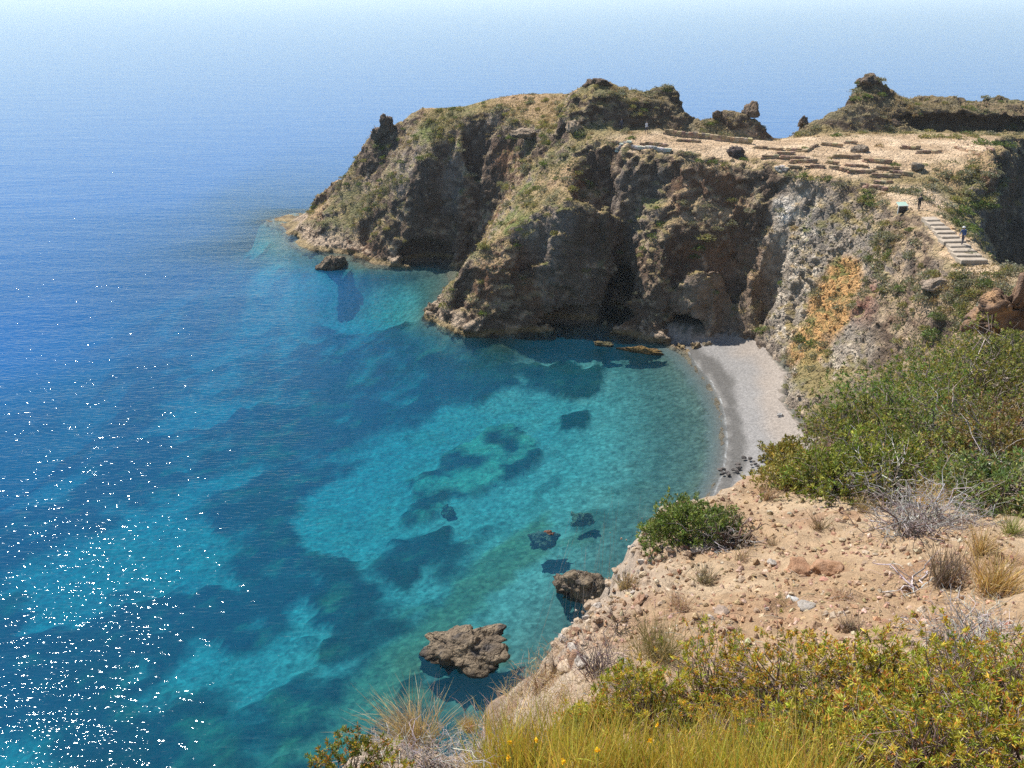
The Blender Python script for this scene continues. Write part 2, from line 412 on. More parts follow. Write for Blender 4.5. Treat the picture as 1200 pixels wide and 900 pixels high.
def rasterise(V2, Zv, T):
    G = np.full((TNX, TNY), np.nan)
    for a, b, c in T:
        A, B, C = V2[a], V2[b], V2[c]
        x0 = max(0, int(math.ceil((min(A[0], B[0], C[0]) - TX0) / TS))); x1 = min(TNX - 1, int((max(A[0], B[0], C[0]) - TX0) / TS))
        y0 = max(0, int(math.ceil((min(A[1], B[1], C[1]) - TY0) / TS))); y1 = min(TNY - 1, int((max(A[1], B[1], C[1]) - TY0) / TS))
        if x1 < x0 or y1 < y0: continue
        X, Yg = np.meshgrid(TX0 + TS * np.arange(x0, x1 + 1), TY0 + TS * np.arange(y0, y1 + 1), indexing='ij')
        det = (B[1] - C[1]) * (A[0] - C[0]) + (C[0] - B[0]) * (A[1] - C[1])
        if abs(det) < 1e-9: continue
        w0 = ((B[1] - C[1]) * (X - C[0]) + (C[0] - B[0]) * (Yg - C[1])) / det
        w1 = ((C[1] - A[1]) * (X - C[0]) + (A[0] - C[0]) * (Yg - C[1])) / det
        w2 = 1 - w0 - w1
        m = (w0 >= -1e-6) & (w1 >= -1e-6) & (w2 >= -1e-6)
        s = G[x0:x1 + 1, y0:y1 + 1]
        s[m] = (w0 * Zv[a] + w1 * Zv[b] + w2 * Zv[c])[m]
    bad = np.isnan(G)
    G[bad] = -12
    return G
TIN = rasterise(*build_tin())
TIN = blur(TIN, 1) * 0.6 + TIN * 0.4
_w = blur(sstep(0.8, 2.6, -TIN), 1)
TIN = TIN * (1 - _w) + blur(np.minimum(TIN, 0), 5) * _w          # the sea floor has no sharp folds
def bilin(G, x, y):
    fx = np.clip((x - TX0) / TS, 0, TNX - 1.001); fy = np.clip((y - TY0) / TS, 0, TNY - 1.001)
    i = fx.astype(int); j = fy.astype(int); u = fx - i; v = fy - j
    return (G[i, j] * (1 - u) + G[i + 1, j] * u) * (1 - v) + (G[i, j + 1] * (1 - u) + G[i + 1, j + 1] * u) * v
def land_h(x, y): return bilin(TIN, x, y)
def hill_h(x, y):
    """near hill, its seaward cliff, and beyond 30 m the gully behind it"""
    s = edge_sd(x, y)
    sp = np.maximum(0, s)
    g = hill_plane(x, y) - 0.35 * sstep(-0.5, 0.25, s) - 1.75 * sp
    w = sstep(24, 32, y)
    far = np.minimum(g, 60)
    t = land_h(x, np.maximum(y, 20))
    q = far * (1 - w) + np.where(s > 0, np.minimum(far, t), t) * w
    return np.maximum(q - 4 * sstep(0.0, 1.5, -q), -9)
STAIR_L = (PY(1119, 303, 80.3), PY(1081, 256, 89.5)); STAIR_R = (PY(1160, 303, 80.3), PY(1101, 256, 89.5))
STAIR_PTS = ((PY(1140, 303, 80.3)[0], 80.3, PY(1140, 303, 80.3)[2]), (PY(1091, 256, 89.5)[0], 89.5, PY(1091, 256, 89.5)[2]))
_sp = [(STAIR_L[0][0] - .6, 79.0), (STAIR_R[0][0] + .6, 79.0), (STAIR_R[1][0] + .5, 90.5), (STAIR_L[1][0] - .5, 90.5)]
_gx, _gy = np.meshgrid(TX0 + TS * np.arange(TNX), TY0 + TS * np.arange(TNY), indexing='ij')
_in = blur(in_poly(_gx, _gy, _sp).astype(float), 1)
_ramp = STAIR_PTS[0][2] + (_gy - 80.3) / 9.2 * (STAIR_PTS[1][2] - STAIR_PTS[0][2]) - .28
TIN = TIN * (1 - _in) + _ramp * _in
# ------------------------------------------------------------------ headland as a solid
def surface_nets(f, org, h):
    nx, ny, nz = f.shape
    s = f < 0
    c = np.zeros((nx - 1, ny - 1, nz - 1), np.uint8)
    for dx in (0, 1):
        for dy in (0, 1):
            for dz in (0, 1):
                c += s[dx:nx - 1 + dx, dy:ny - 1 + dy, dz:nz - 1 + dz]
    idx = np.argwhere((c > 0) & (c < 8))
    vid = np.full(c.shape, -1, np.int32)
    vid[tuple(idx.T)] = np.arange(len(idx))
    corners = [(a, b, d) for a in (0, 1) for b in (0, 1) for d in (0, 1)]
    vals = np.stack([f[idx[:, 0] + a, idx[:, 1] + b, idx[:, 2] + d] for a, b, d in corners], 1)
    acc = np.zeros((len(idx), 3), np.float32); cnt = np.zeros(len(idx), np.float32)
    for i in range(8):
        for j in range(i + 1, 8):
            a, b = corners[i], corners[j]
            if sum(abs(p - q) for p, q in zip(a, b)) != 1: continue
            va, vb = vals[:, i], vals[:, j]
            m = (va < 0) != (vb < 0)
            t = np.where(m, va / np.where(m, va - vb, 1), 0).astype(np.float32)
            p = np.array(a, np.float32)[None] + t[:, None] * (np.array(b, np.float32) - np.array(a, np.float32))[None]
            acc += p * m[:, None]; cnt += m
    V = (idx + acc / cnt[:, None]) * h + np.array(org)
    faces = []
    for ax in range(3):
        sl0 = [slice(None)] * 3; sl1 = [slice(None)] * 3
        sl0[ax] = slice(0, -1); sl1[ax] = slice(1, None)
        d = s[tuple(sl0)] != s[tuple(sl1)]
        e = np.argwhere(d)
        o1, o2 = [(1, 2), (2, 0), (0, 1)][ax]
        ok = (e[:, o1] > 0) & (e[:, o2] > 0) & (e[:, o1] < f.shape[o1] - 1) & (e[:, o2] < f.shape[o2] - 1)
        e = e[ok]
        inside0 = s[tuple(e.T)]
        def cell(d1, d2):
            q = e.copy(); q[:, o1] += d1; q[:, o2] += d2
            return vid[tuple(q.T)]
        q = np.stack([cell(-1, -1), cell(0, -1), cell(0, 0), cell(-1, 0)], 1)
        q[~inside0] = q[~inside0][:, ::-1]
        faces.append(q)
    F = np.concatenate(faces)
    return V, F[(F >= 0).all(1)]
def vert_normals(V, F):
    n = np.cross(V[F[:, 2]] - V[F[:, 0]], V[F[:, 3]] - V[F[:, 1]])
    N = np.zeros_like(V)
    for k in range(4):
        for ax in range(3):
            N[:, ax] += np.bincount(F[:, k], n[:, ax], len(V))
    return N / np.maximum(np.linalg.norm(N, axis=1, keepdims=True), 1e-9)

GX = np.gradient(TIN, TS)
SLOPE = blur(np.hypot(GX[0], GX[1]), 2)
ROCK = sstep(0.55, 1.1, SLOPE)
_tx, _ty = np.meshgrid(TX0 + TS * np.arange(TNX), TY0 + TS * np.arange(TNY), indexing='ij')
soft_zone = np.zeros(TIN.shape)
for pl, k in ((askyl[2:] + aridge[::-1], .8), (crest[3:] + bflank[::-1], .55), (dcrest + [q for q in elow[1:]] + [stairl[-1]] + stairl[::-1], .75)):
    soft_zone = np.maximum(soft_zone, k * blur(in_poly(_tx, _ty, pl).astype(float), 2))
ROCK = ROCK * (1 - soft_zone)
ROCK = np.maximum(ROCK, .85 * sstep(130.5, 132.5, _ty) * sstep(36, 40, _tx))
ROCK = np.maximum(ROCK, .6 * sstep(132, 133.5, _ty) * sstep(9, 12, _tx) * (1 - sstep(36, 40, _tx)) * (1 - sstep(140, 143, _ty)))
ROCK = ROCK * (1 - .45 * blur(in_poly(_tx, _ty, [(26, 84), (34, 80), (39, 92), (40, 106), (33, 112), (31, 105), (30, 95)]).astype(float), 3))
E_ZONE = blur(in_poly(_tx, _ty, dcrest + elow[1:] + [stairl[-1]] + stairl[::-1]).astype(float), 2)
def build_headland():
    h = 0.32
    x0, x1, y0, y1, z0, z1 = -53.0, 112.0, 41.0, 186.0, -3.2, 34.0
    n = (int((x1 - x0) / h), int((y1 - y0) / h), int((z1 - z0) / h))
    xs = x0 + h * np.arange(n[0]); ys = y0 + h * np.arange(n[1]); zs = z0 + h * np.arange(n[2])
    X, Yg = np.meshgrid(xs, ys, indexing='ij')
    hh = land_h(X.ravel(), Yg.ravel()).reshape(X.shape).astype(np.float32)
    sl = bilin(SLOPE, X, Yg).astype(np.float32)
    rk = bilin(ROCK, X, Yg).astype(np.float32)
    hh = hh - 3.4 * sstep(0.2, 1.6, -hh) * (1 - sstep(4, 9, -hh))
    onb = in_poly(X, Yg, beach_poly) & (hh < 2.4)
    hh = hh - 0.9 * onb
    rk = np.where(onb, 0, rk)
    size = tuple(h * q for q in n)
    f = (zs[None, None, :].astype(np.float32) - hh[:, :, None]) / np.sqrt(1 + sl ** 2)[:, :, None]
    a1 = grid_noise(n, size, (7, 7, 5.5), 1)
    a2 = grid_noise(n, size, (3.0, 3.0, 2.6), 2)
    a3 = grid_noise(n, size, (1.35, 1.35, 1.2), 3)
    crag = 0.6 * a1 + 0.32 * (np.abs(a2) - 0.35) + 0.22 * a3
    f += crag * (0.10 + 0.9 * rk)[:, :, None]
    # caves and the undercut at the water
    def cave(c, r):
        nonlocal f
        i = [slice(max(0, int((c[k] - 1.6 * r[k] - (x0, y0, z0)[k]) / h)), int((c[k] + 1.6 * r[k] - (x0, y0, z0)[k]) / h) + 1) for k in range(3)]
        A, B, C = np.meshgrid(xs[i[0]], ys[i[1]], zs[i[2]], indexing='ij')
        d = (np.sqrt(((A - c[0]) / r[0]) ** 2 + ((B - c[1]) / r[1]) ** 2 + ((C - c[2]) / r[2]) ** 2) - 1) * min(r)
        f[i[0], i[1], i[2]] = np.maximum(f[i[0], i[1], i[2]], -d + 0.3 * a3[i[0], i[1], i[2]])
    cave(PY(727, 350, 120.5), (3.0, 7.0, 5.0))
    cave(PY(803, 386, 112.6), (3.0, 5.5, 2.8))
    cave(PY(848, 384, 115.0), (2.2, 3.5, 2.2))
    cave(PY(655, 372, 117.5), (9, 2.6, 1.7))
    cave(PY(500, 300, 148.0), (5, 4, 3.0))
    cave(PY(1110, 148, 134), (14, 2.2, 1.6))
    f[:, :, 0] = np.maximum(f[:, :, 0], 0.05)
    V, F = surface_nets(f, (x0, y0, z0), h)
    return V, F
HV, HF = build_headland()
HN = vert_normals(HV, HF)
rkv = bilin(ROCK, HV[:, 0], HV[:, 1])
steep = 1 - np.clip(HN[:, 2], 0, 1)
HWARP = np.stack([fbm(HV, 1.5, 2, 201), fbm(HV, 1.5, 2, 202), fbm(HV, 1.5, 2, 203)], 1)
fac = 0.72 * facets(HV + .8 * HWARP, 4.2, 301) + 0.34 * facets(HV + .4 * HWARP, 1.7, 331) + 0.25 * facets(HV, 0.8, 361)
rockw = np.clip(0.16 + 0.9 * np.maximum(rkv, sstep(.35, .6, steep)), 0, 1) * (1 - .55 * bilin(soft_zone, HV[:, 0], HV[:, 1]))
fine = fac + 0.10 * fbm(HV, 0.8, 2, 5)
HV = HV + HN * (fine * rockw)[:, None]
HN = vert_normals(HV, HF)

def blob(P, c, r):
    d = np.sqrt((((P - np.array(c)) / np.array(r)) ** 2).sum(1))
    return 1 - sstep(0.55, 1.15, d)
def lerp(a, b, t): return a + (np.asarray(b) - a) * t[:, None]
def headland_colour(P, N):
    up = N[:, 2]
    n1 = fbm(P, 9, 3, 11); n2 = fbm(P, 2.6, 3, 12); n3 = fbm(P, 0.8, 2, 13); n4 = fbm(P * np.array([1, 1, .35]), 5, 3, 14)
    c = np.tile(np.array([0.125, 0.094, 0.072]), (len(P), 1))  # dark base rock, deepening the shade of steep faces through colour
    c = lerp(c, (0.20, 0.115, 0.07), sstep(0.0, 0.5, n1))
    c = lerp(c, (0.21, 0.185, 0.165), sstep(0.05, 0.45, n4))
    bed = fbm(P * np.array([.25, .25, 1.6]) + .5 * n1[:, None], 1.6, 3, 15)
    c = lerp(c, (0.085, 0.064, 0.05), .65 * sstep(.1, .45, bed))
    c = lerp(c, (0.43, 0.35, 0.265), 0.85 * sstep(0.30, 0.75, up + 0.5 * n2 + .25 * n3))  # upward faces lightened: sunlit tops painted into the rock colour
    # pale eroded cliff over the beach
    wD = np.maximum.reduce([blob(P, PY(960, 330, 102), (9, 12, 13)), blob(P, PY(975, 430, 90), (8, 9, 8)), blob(P, PY(940, 260, 109), (6, 6, 7))])
    pale = lerp(np.tile(np.array([0.33, 0.295, 0.25]), (len(P), 1)), (0.20, 0.19, 0.18), sstep(-.1, .5, n2))
    pale = lerp(pale, (0.50, 0.46, 0.39), sstep(0.05, 0.5, n3 + .6 * n1))
    c = c + (pale - c) * (wD * 0.9)[:, None]
    och = np.maximum.reduce([blob(P, PY(972, 365, 97), (2.4, 6, 5.0)), blob(P, PY(992, 330, 98.5), (2.0, 5, 3.2)), 0.85 * blob(P, PY(948, 408, 95.5), (2.6, 5, 4))])
    c = lerp(c, (0.47, 0.285, 0.12), np.clip(och * (1.1 + 0.45 * n3 + .6 * n4 + .3 * n2), 0, .95))
    c = lerp(c, (0.62, 0.60, 0.56), np.clip(blob(P, PY(918, 243, 111), (1.5, 3, 2.4)) * (0.8 + n3), 0, 1))
    c = lerp(c, (0.24, 0.12, 0.09), 0.8 * blob(P, PY(1022, 362, 90.5), (2.4, 4, 3.2)))
    # brown-grey shaded back of the small cove, redder on its rock
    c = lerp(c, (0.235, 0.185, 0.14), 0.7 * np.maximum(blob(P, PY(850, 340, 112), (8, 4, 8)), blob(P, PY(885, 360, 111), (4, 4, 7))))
    # soil of the plateau
    flat = sstep(0.72, 0.93, up + 0.12 * n2)
    soilw = np.maximum.reduce([blob(P, PY(850, 172, 124), (27, 9, 9)), blob(P, PY(985, 190, 115), (22, 8, 8)), blob(P, PY(1070, 172, 121), (22, 10, 8)), blob(P, PY(1070, 235, 100), (7, 7, 4)), blob(P, PY(1105, 272, 84), (5, 16, 4))])
    soil = lerp(np.tile(np.array([0.43, 0.325, 0.215]), (len(P), 1)), (0.54, 0.43, 0.305), sstep(-.3, .4, n2))
    # grass and dry herbs on the gentler slopes
    g = lerp(np.tile(np.array([0.24, 0.20, 0.085]), (len(P), 1)), (0.13, 0.135, 0.062), sstep(-.15, .4, n2))
    g = lerp(g, (0.36, 0.26, 0.15), sstep(0.05, .5, n1 + .3 * n3))
    g = lerp(g, (0.12, 0.155, 0.04), sstep(0.25, .55, n4))
    gw = sstep(0.45, 0.78, up + 0.22 * n2 + 0.15 * n3) * sstep(1.6, 3.6, P[:, 2] + n1)
    rear = sstep(130.5, 133, P[:, 1]) * sstep(14, 20, P[:, 0])
    c = lerp(c, (0.105, 0.082, 0.062), .75 * rear)
    c = c + (g - c) * (gw * 0.9 * (1 - .55 * rear))[:, None]
    c = lerp(c, (0.34, 0.265, 0.18), .65 * bilin(E_ZONE, P[:, 0], P[:, 1]) * sstep(.2, .5, up + .3 * n2))
    c = c + (soil - c) * (soilw * flat)[:, None]
    # bare dry top of the cape, pinkish
    c = lerp(c, (0.40, 0.27, 0.17), 0.55 * flat * np.maximum(blob(P, PY(600, 128, 145), (14, 12, 6)), blob(P, PY(640, 120, 145), (10, 9, 6))))
    # wet and algae rim at the sea
    zz = P[:, 2] + 0.35 * n2
    c = lerp(c, (0.24, 0.19, 0.085), 0.7 * (sstep(-.2, .2, zz) - sstep(.5, 1.0, zz)))
    c = c * (1 - 0.55 * (1 - sstep(-0.1, 0.35, zz)))[:, None]
    return np.clip(np.array([1.24, 1.17, 1.1]) * c * (1 + 0.30 * n3 + .12 * n2)[:, None], 0.01, 0.9)

def rock_material(name, bump=0.5, scale=1.0):
    t = NT(name)
    col = t.attr('col').outputs['Color']
    p = t.pos()
    n1 = t.noise(2.2 * scale, 6, 0.65, p)
    n2 = t.noise(9 * scale, 5, 0.7, p)
    vor = t.n('TexVoronoi', {'Vector': p, 'Scale': 1.6 * scale}, feature='DISTANCE_TO_EDGE')
    v = t.ramp(n2.outputs[0], [(0.25, 0.66), (0.5, 1.0), (0.8, 1.36)])
    c2 = t.mix(1.0, col, v, 'MULTIPLY')
    c3 = t.mix(t.ramp(n1.outputs[0], [(0.35, 0.0), (0.75, 0.5)]), c2, t.mix(1.0, col, (1.35, 1.28, 1.2, 1), 'MULTIPLY'))
    hgt = t.math('ADD', t.math('MULTIPLY', n1.outputs[0], 0.9), t.math('MULTIPLY', n2.outputs[0], 0.35))
    hgt = t.math('ADD', hgt, t.math('MULTIPLY', t.math('MINIMUM', vor.outputs[0], 0.22), 0.8))
    wv = t.n('VectorMath', {0: p, 1: t.noise(1.3 * scale, 3, .6, p).outputs['Color']}, operation='ADD')
    v2 = t.n('TexVoronoi', {'Vector': wv.outputs[0], 'Scale': .75 * scale}, feature='DISTANCE_TO_EDGE')
    hgt = t.math('ADD', hgt, t.math('MULTIPLY', t.math('MINIMUM', v2.outputs[0], 0.10), 3.5))
    b = t.n('Bump', {'Strength': bump, 'Distance': 0.55 / scale, 'Height': hgt})
    return t.finish(t.n('BsdfPrincipled', {'Base Color': c3, 'Roughness': 0.92, 'Specular IOR Level': 0.15, 'Normal': b}))
M_ROCK = rock_material('craggy_rock', 1.0)
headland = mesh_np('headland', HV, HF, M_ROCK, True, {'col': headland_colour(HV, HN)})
tag(headland, 'craggy brown headland with caves, grassy slopes and a sandy plateau', kind='structure')

# ------------------------------------------------------------------ sea floor, beach and sea
def axis(lo, hi, step, far, grow=1.22):
    a = list(np.arange(lo, hi + 1e-6, step)); s = step; up = []; q = a[-1]
    while q < far[1]: s *= grow; q += s; up.append(q)
    s = step; dn = []; q = a[0]
    while q > far[0]: s *= grow; q -= s; dn.append(q)
    return np.array(dn[::-1] + a + up)
SX = axis(-66, 112, 0.6, (-45000, 45000)); SY = axis(22, 196, 0.6, (-2000, 60000))
SXX, SYY = np.meshgrid(SX, SY, indexing='ij')
def bathy(x, y):
    b = land_h(x, y)
    far = np.maximum.reduce([np.maximum(0, -66 - x), np.maximum(0, x - 112), np.maximum(0, y - 190)])
    return np.where(far > 0, np.minimum(b, -9) - 0.25 * far, b).clip(-70, None)
B0 = bathy(SXX.ravel(), SYY.ravel())
# patches of sand, weed and rock on the bottom
def sea_poly(pts, z): return [PZ(px, py, z)[:2] for px, py in pts]
wx = SXX.ravel(); wy = SYY.ravel()
P2 = np.stack([wx, wy, np.zeros_like(wx)], 1)
warp = np.stack([fbm(P2, 5, 4, 41), fbm(P2, 5, 4, 42)], 1) * 2.6
def soft(poly, w=1.2):
    inside = in_poly(wx + warp[:, 0], wy + warp[:, 1], poly).astype(float).reshape(SXX.shape)
    p = np.pad(inside, 1, mode='edge')
    return (.5 * inside + .125 * (p[:-2, 1:-1] + p[2:, 1:-1] + p[1:-1, :-2] + p[1:-1, 2:])).ravel()
S1 = soft(sea_poly([(345, 590), (350, 640), (365, 655), (420, 662), (445, 640), (500, 628), (535, 645), (575, 622), (620, 590), (655, 560), (655, 520), (640, 485), (600, 470), (560, 470), (500, 475), (488, 500), (468, 525), (430, 535), (395, 552), (365, 570)], -4.8))
R1 = soft(sea_poly([(475, 560), (478, 612), (512, 612), (522, 590), (535, 577), (560, 577), (600, 562), (636, 556), (632, 530), (607, 518), (596, 500), (570, 498), (553, 518), (520, 528), (512, 550)], -4.8))
R2 = soft(sea_poly([(445, 632), (450, 662), (480, 684), (520, 655), (527, 622), (488, 628)], -4.6))
S2 = soft(sea_poly([(15, 700), (50, 655), (110, 612), (180, 580), (232, 600), (272, 627), (287, 647), (240, 672), (195, 692), (150, 690), (110, 692), (60, 722), (25, 735)], -7))
S3 = np.maximum(soft(sea_poly([(328, 708), (350, 702), (378, 740), (372, 762), (350, 745)], -5.5)), soft(sea_poly([(195, 790), (215, 755), (260, 768), (262, 790), (230, 805)], -6)))
S3 = np.maximum(S3, soft(sea_poly([(280, 790), (330, 760), (355, 775), (340, 800), (300, 815)], -5.5)))
S4 = np.maximum(soft(sea_poly([(270, 262), (330, 240), (352, 250), (345, 300), (300, 300), (285, 280)], -5)), soft(sea_poly([(350, 335), (400, 318), (440, 318), (530, 318), (535, 335), (495, 356), (500, 375), (540, 405), (500, 420), (470, 380), (400, 360)], -4)))
S4 = np.maximum(S4, 0.75 * soft(sea_poly([(335, 292), (440, 308), (450, 330), (400, 345), (350, 348), (325, 325)], -4)))
S4 = np.maximum(S4, 0.55 * soft(sea_poly([(90, 330), (270, 350), (260, 362), (150, 372), (60, 350)], -15)))
D1 = np.maximum.reduce([soft(sea_poly([(540, 398), (720, 378), (730, 395), (690, 405), (640, 425), (560, 432)], -3.4)), soft(sea_poly([(600, 440), (650, 425), (700, 440), (695, 465), (650, 468), (615, 455)], -3.4)), soft(sea_poly([(650, 482), (690, 480), (690, 502), (660, 500)], -3.4)), soft(sea_poly([(540, 440), (600, 430), (600, 460), (550, 470)], -4))])
DK = np.maximum.reduce([soft(sea_poly([(240, 560), (330, 560), (345, 600), (350, 650), (420, 668), (450, 700), (400, 745), (370, 760), (330, 705), (290, 690), (285, 640), (250, 610)], -6)),
    soft(sea_poly([(40, 740), (110, 700), (200, 695), (290, 680), (330, 700), (350, 745), (300, 790), (260, 775), (210, 760), (190, 800), (120, 850), (40, 840), (0, 800)], -6.5)),
    .8 * soft(sea_poly([(380, 420), (470, 430), (500, 460), (480, 500), (440, 530), (390, 550), (340, 560), (230, 555), (150, 520), (260, 480)], -8))])
GR = soft(sea_poly([(330, 900), (400, 830), (470, 750), (560, 660), (640, 600), (650, 640), (560, 720), (500, 790), (420, 900)], -4.2))
shallow = sstep(-3.3, -1.8, B0)
wl = 1 - sstep(-12, 8, wx - 0.15 * (wy - 60))
weed = 0.13 + 0.40 * wl + 0.75 * fbm(P2, 9, 4, 51)
weed = weed * sstep(-26, -12, B0)
weed = weed * (1 - S1) * (1 - S2) * (1 - .9 * S3) * (1 - .85 * S4)
weed = np.maximum.reduce([weed, R1 * 0.85, R2, D1, DK * (.75 + .5 * fbm(P2, 3, 3, 52)) * (1 - S3)])
weed = sstep(.12, .66, weed + .38 * fbm(P2, 2.4, 3, 53) * sstep(.02, .2, weed + .12 * (fbm(P2, 6, 2, 54) > .25)))
weed = np.clip(weed * (1 - 0.85 * shallow * (1 - D1)) , 0, 1)
weed = np.where(GR > .3, weed * (1 - GR) + GR * 0.3, weed)
far_streak = sstep(0.0, 0.6, fbm(P2 * np.array([.35, 1, 1]), 30, 3, 55))
bump_b = weed * (0.5 + 0.7 * fbm(P2, 1.6, 3, 61)) + 0.12 * fbm(P2, 1.1, 2, 62)
BZ = B0 + np.where(B0 < -0.8, bump_b * sstep(-0.8, -1.8, -np.abs(B0)) + bump_b * sstep(0.8, 2.0, -B0) * 0.9, 0) * 1.0
BZ = np.where(B0 < -0.8, B0 + bump_b * sstep(0.8, 2.2, -B0), B0 + 0.05 * fbm(P2, 0.9, 2, 63))
sand = np.array([0.20, 0.195, 0.165]); weedc = np.array([0.018, 0.03, 0.022]); peb = np.array([0.095, 0.092, 0.075])
bc = np.tile(sand, (len(BZ), 1))
bc = lerp(bc, peb, shallow)
bc = lerp(bc, (0.20, 0.15, 0.075), np.clip(GR * 0.85, 0, 1))
wv = fbm(P2, 2.2, 3, 64)
wc = lerp(np.tile(weedc, (len(BZ), 1)), (0.11, 0.10, 0.05), sstep(0.1, .6, wv) * (1 - .7 * D1))
wc = lerp(wc, (0.22, 0.22, 0.14), R1 * sstep(-.3, .3, wv))
bc = bc + (wc - bc) * weed[:, None]
bc = bc * (1 + .18 * vnoise(P2, 0.8, 65) * (1 - weed))[:, None]
BZ = np.where(B0 > 1.2, B0 - 0.6 - 0.2 * np.maximum(0, B0 - 1.2), BZ - 0.05)
BZ = np.minimum(BZ, 2.5)
inb = blur(in_poly(wx, wy, beach_poly).astype(float).reshape(SXX.shape), 3).ravel() > 0.06
BZ = np.where(~inb & (B0 > -0.6), np.minimum(BZ, -0.6), BZ)
BZ = np.where(inb & (B0 > -1.2) & (B0 < 2.2), B0 + 0.04 * fbm(P2, 0.7, 2, 71), BZ)
Fg = grid_faces(len(SX), len(SY))
isb = (inb & (B0 > -0.9) & (B0 < 2.2))
fb = isb[Fg].all(1)
# beach shingle colour: wet and dark near the water, pale above, pinkish at the back
bz = B0
wetl = sstep(0.36, 0.50, bz + .05 * fbm(P2, 3, 2, 74))
bcol = lerp(np.tile(np.array([0.10, 0.095, 0.088]), (len(bz), 1)), (0.225, 0.215, 0.205), wetl)
bcol = lerp(bcol, (0.29, 0.24, 0.195), sstep(.75, 1.3, bz + .3 * fbm(P2, 4, 2, 75)) * .7)
bcol = lerp(bcol, (0.22, 0.21, 0.195), (sstep(-.06, .0, bz) - sstep(.03, .09, bz)) * .6)
bc2 = np.where(isb[:, None], bcol, bc)
V3 = np.stack([wx, wy, BZ], 1)
def compact(V, F, attrs):
    u, inv = np.unique(F, return_inverse=True)
    return V[u], inv.reshape(F.shape), {k: a[u] for k, a in attrs.items()}
t = NT('sea_floor')
p = t.pos(); nn = t.noise(1.7, 5, .7, p); n9 = t.n('TexVoronoi', {'Vector': p, 'Scale': 2.6})
cc = t.mix(1.0, t.attr('col').outputs['Color'], t.ramp(nn.outputs[0], [(.3, .55), (.7, 1.5)]), 'MULTIPLY')
cc = t.mix(.5, cc, t.mix(1.0, cc, t.ramp(n9.outputs['Color'], [(0, .4), (1, 1.7)]), 'MULTIPLY'))
M_FLOOR = t.finish(t.n('BsdfDiffuse', {'Color': cc}))
v_, f_, a_ = compact(V3, Fg[~fb], {'col': bc2})
tag(mesh_np('seabed', v_, f_, M_FLOOR, True, a_), 'sandy sea floor with dark weed patches under clear water', kind='structure')
t = NT('shingle')
p = t.pos()
vr = t.n('TexVoronoi', {'Vector': p, 'Scale': 9.0}); n1 = t.noise(3.0, 5, .7, p); n2 = t.noise(0.5, 3, .6, p)
cc = t.mix(1.0, t.attr('col').outputs['Color'], t.ramp(vr.outputs['Color'], [(0, .72), (1, 1.25)]), 'MULTIPLY')
cc = t.mix(1.0, cc, t.ramp(n1.outputs[0], [(.3, .75), (.7, 1.25)]), 'MULTIPLY')
bp = t.n('Bump', {'Strength': .5, 'Distance': .06, 'Height': t.math('ADD', vr.outputs['Distance'], n1.outputs[0])})
M_SHINGLE = t.finish(t.n('BsdfPrincipled', {'Base Color': cc, 'Roughness': .85, 'Specular IOR Level': .25, 'Normal': bp}))
v_, f_, a_ = compact(V3, Fg[fb], {'col': bc2})
tag(mesh_np('beach', v_, f_, M_SHINGLE, True, a_), 'pale shingle beach with a wet dark edge below the cliff', kind='structure')

depth = np.clip(-BZ, 0.0, 80)
def sea_material():
    t = NT('sea_water')
    d = t.attr('depth').outputs['Fac']
    p = t.pos()
    # attenuation over one slanted crossing, per colour
    def T(a): return t.math('EXPONENT', t.math('MULTIPLY', d, -a))
    tc = t.n('CombineColor'); t2 = t.n('CombineColor')
    deep = (0.003, 0.092, 0.29)
    for k, a in enumerate((0.33, 0.080, 0.058)):
        t.set(tc, k, T(a))
        up_ = t.math('MULTIPLY', t.math('SUBTRACT', 1.0, T(0.085)), deep[k])
        if k == 2: up_ = t.math('MULTIPLY', up_, t.math('MULTIPLY_ADD', t.math('SUBTRACT', 1.0, T(0.11)), .62, .42))
        t.set(t2, k, up_)
    tr = t.n('BsdfTransparent', {'Color': tc})
    up = t.n('BsdfDiffuse', {'Color': t2})
    body = t.n('AddShader', {0: tr, 1: up})
    # thin broken swash where the water runs out on the shingle
    sw = t.math('MULTIPLY', t.ramp(t.math('MULTIPLY', d, 4.0), [(0.0, 0.0), (0.04, 1.0), (0.35, 0.0)]), t.ramp(t.noise(.9, 5, .7, p).outputs[0], [(.42, 0.0), (.62, .75)]))
    body = t.n('MixShader', {0: sw, 1: body, 2: t.n('BsdfDiffuse', {'Color': (.62, .64, .63, 1)})})
    # ripples: swell, wind waves drawn out along the crests, fine chop
    mp1 = t.n('Mapping', {'Vector': p, 'Rotation': (0, 0, math.radians(12)), 'Scale': (0.35, 1, 1)})
    mp2 = t.n('Mapping', {'Vector': p, 'Rotation': (0, 0, math.radians(-7)), 'Scale': (0.30, 1, 1)})
    w1 = t.noise(0.10, 3, .5, mp1); w2 = t.noise(0.55, 3, .55, mp2); w3 = t.noise(3.1, 1.0, .5, mp2)
    hgt = t.math('ADD', t.math('MULTIPLY', w1.outputs[0], 0.35), t.math('ADD', t.math('MULTIPLY', w2.outputs[0], 0.17), t.math('MULTIPLY', w3.outputs[0], 0.120)))
    b = t.n('Bump', {'Strength': 1.0, 'Distance': 1.0, 'Height': hgt})
    gl = t.n('BsdfGlossy', {'Color': (0.86, 0.96, 1, 1), 'Roughness': 0.028, 'Normal': b})
    fc = t.math('ADD', t.math('MULTIPLY', t.n('LayerWeight', {'Blend': .5}).outputs['Facing'], .6), t.math('MULTIPLY', t.n('LayerWeight', {'Blend': .5, 'Normal': b}).outputs['Facing'], .4))
    fr = t.math('MULTIPLY_ADD', t.math('POWER', fc, 5.6), .95, .028)
    return t.finish(t.n('MixShader', {0: fr, 1: body, 2: gl}))
M_SEA = sea_material()
land_under = (B0 > 1.5)
ok = ~land_under[Fg].all(1)
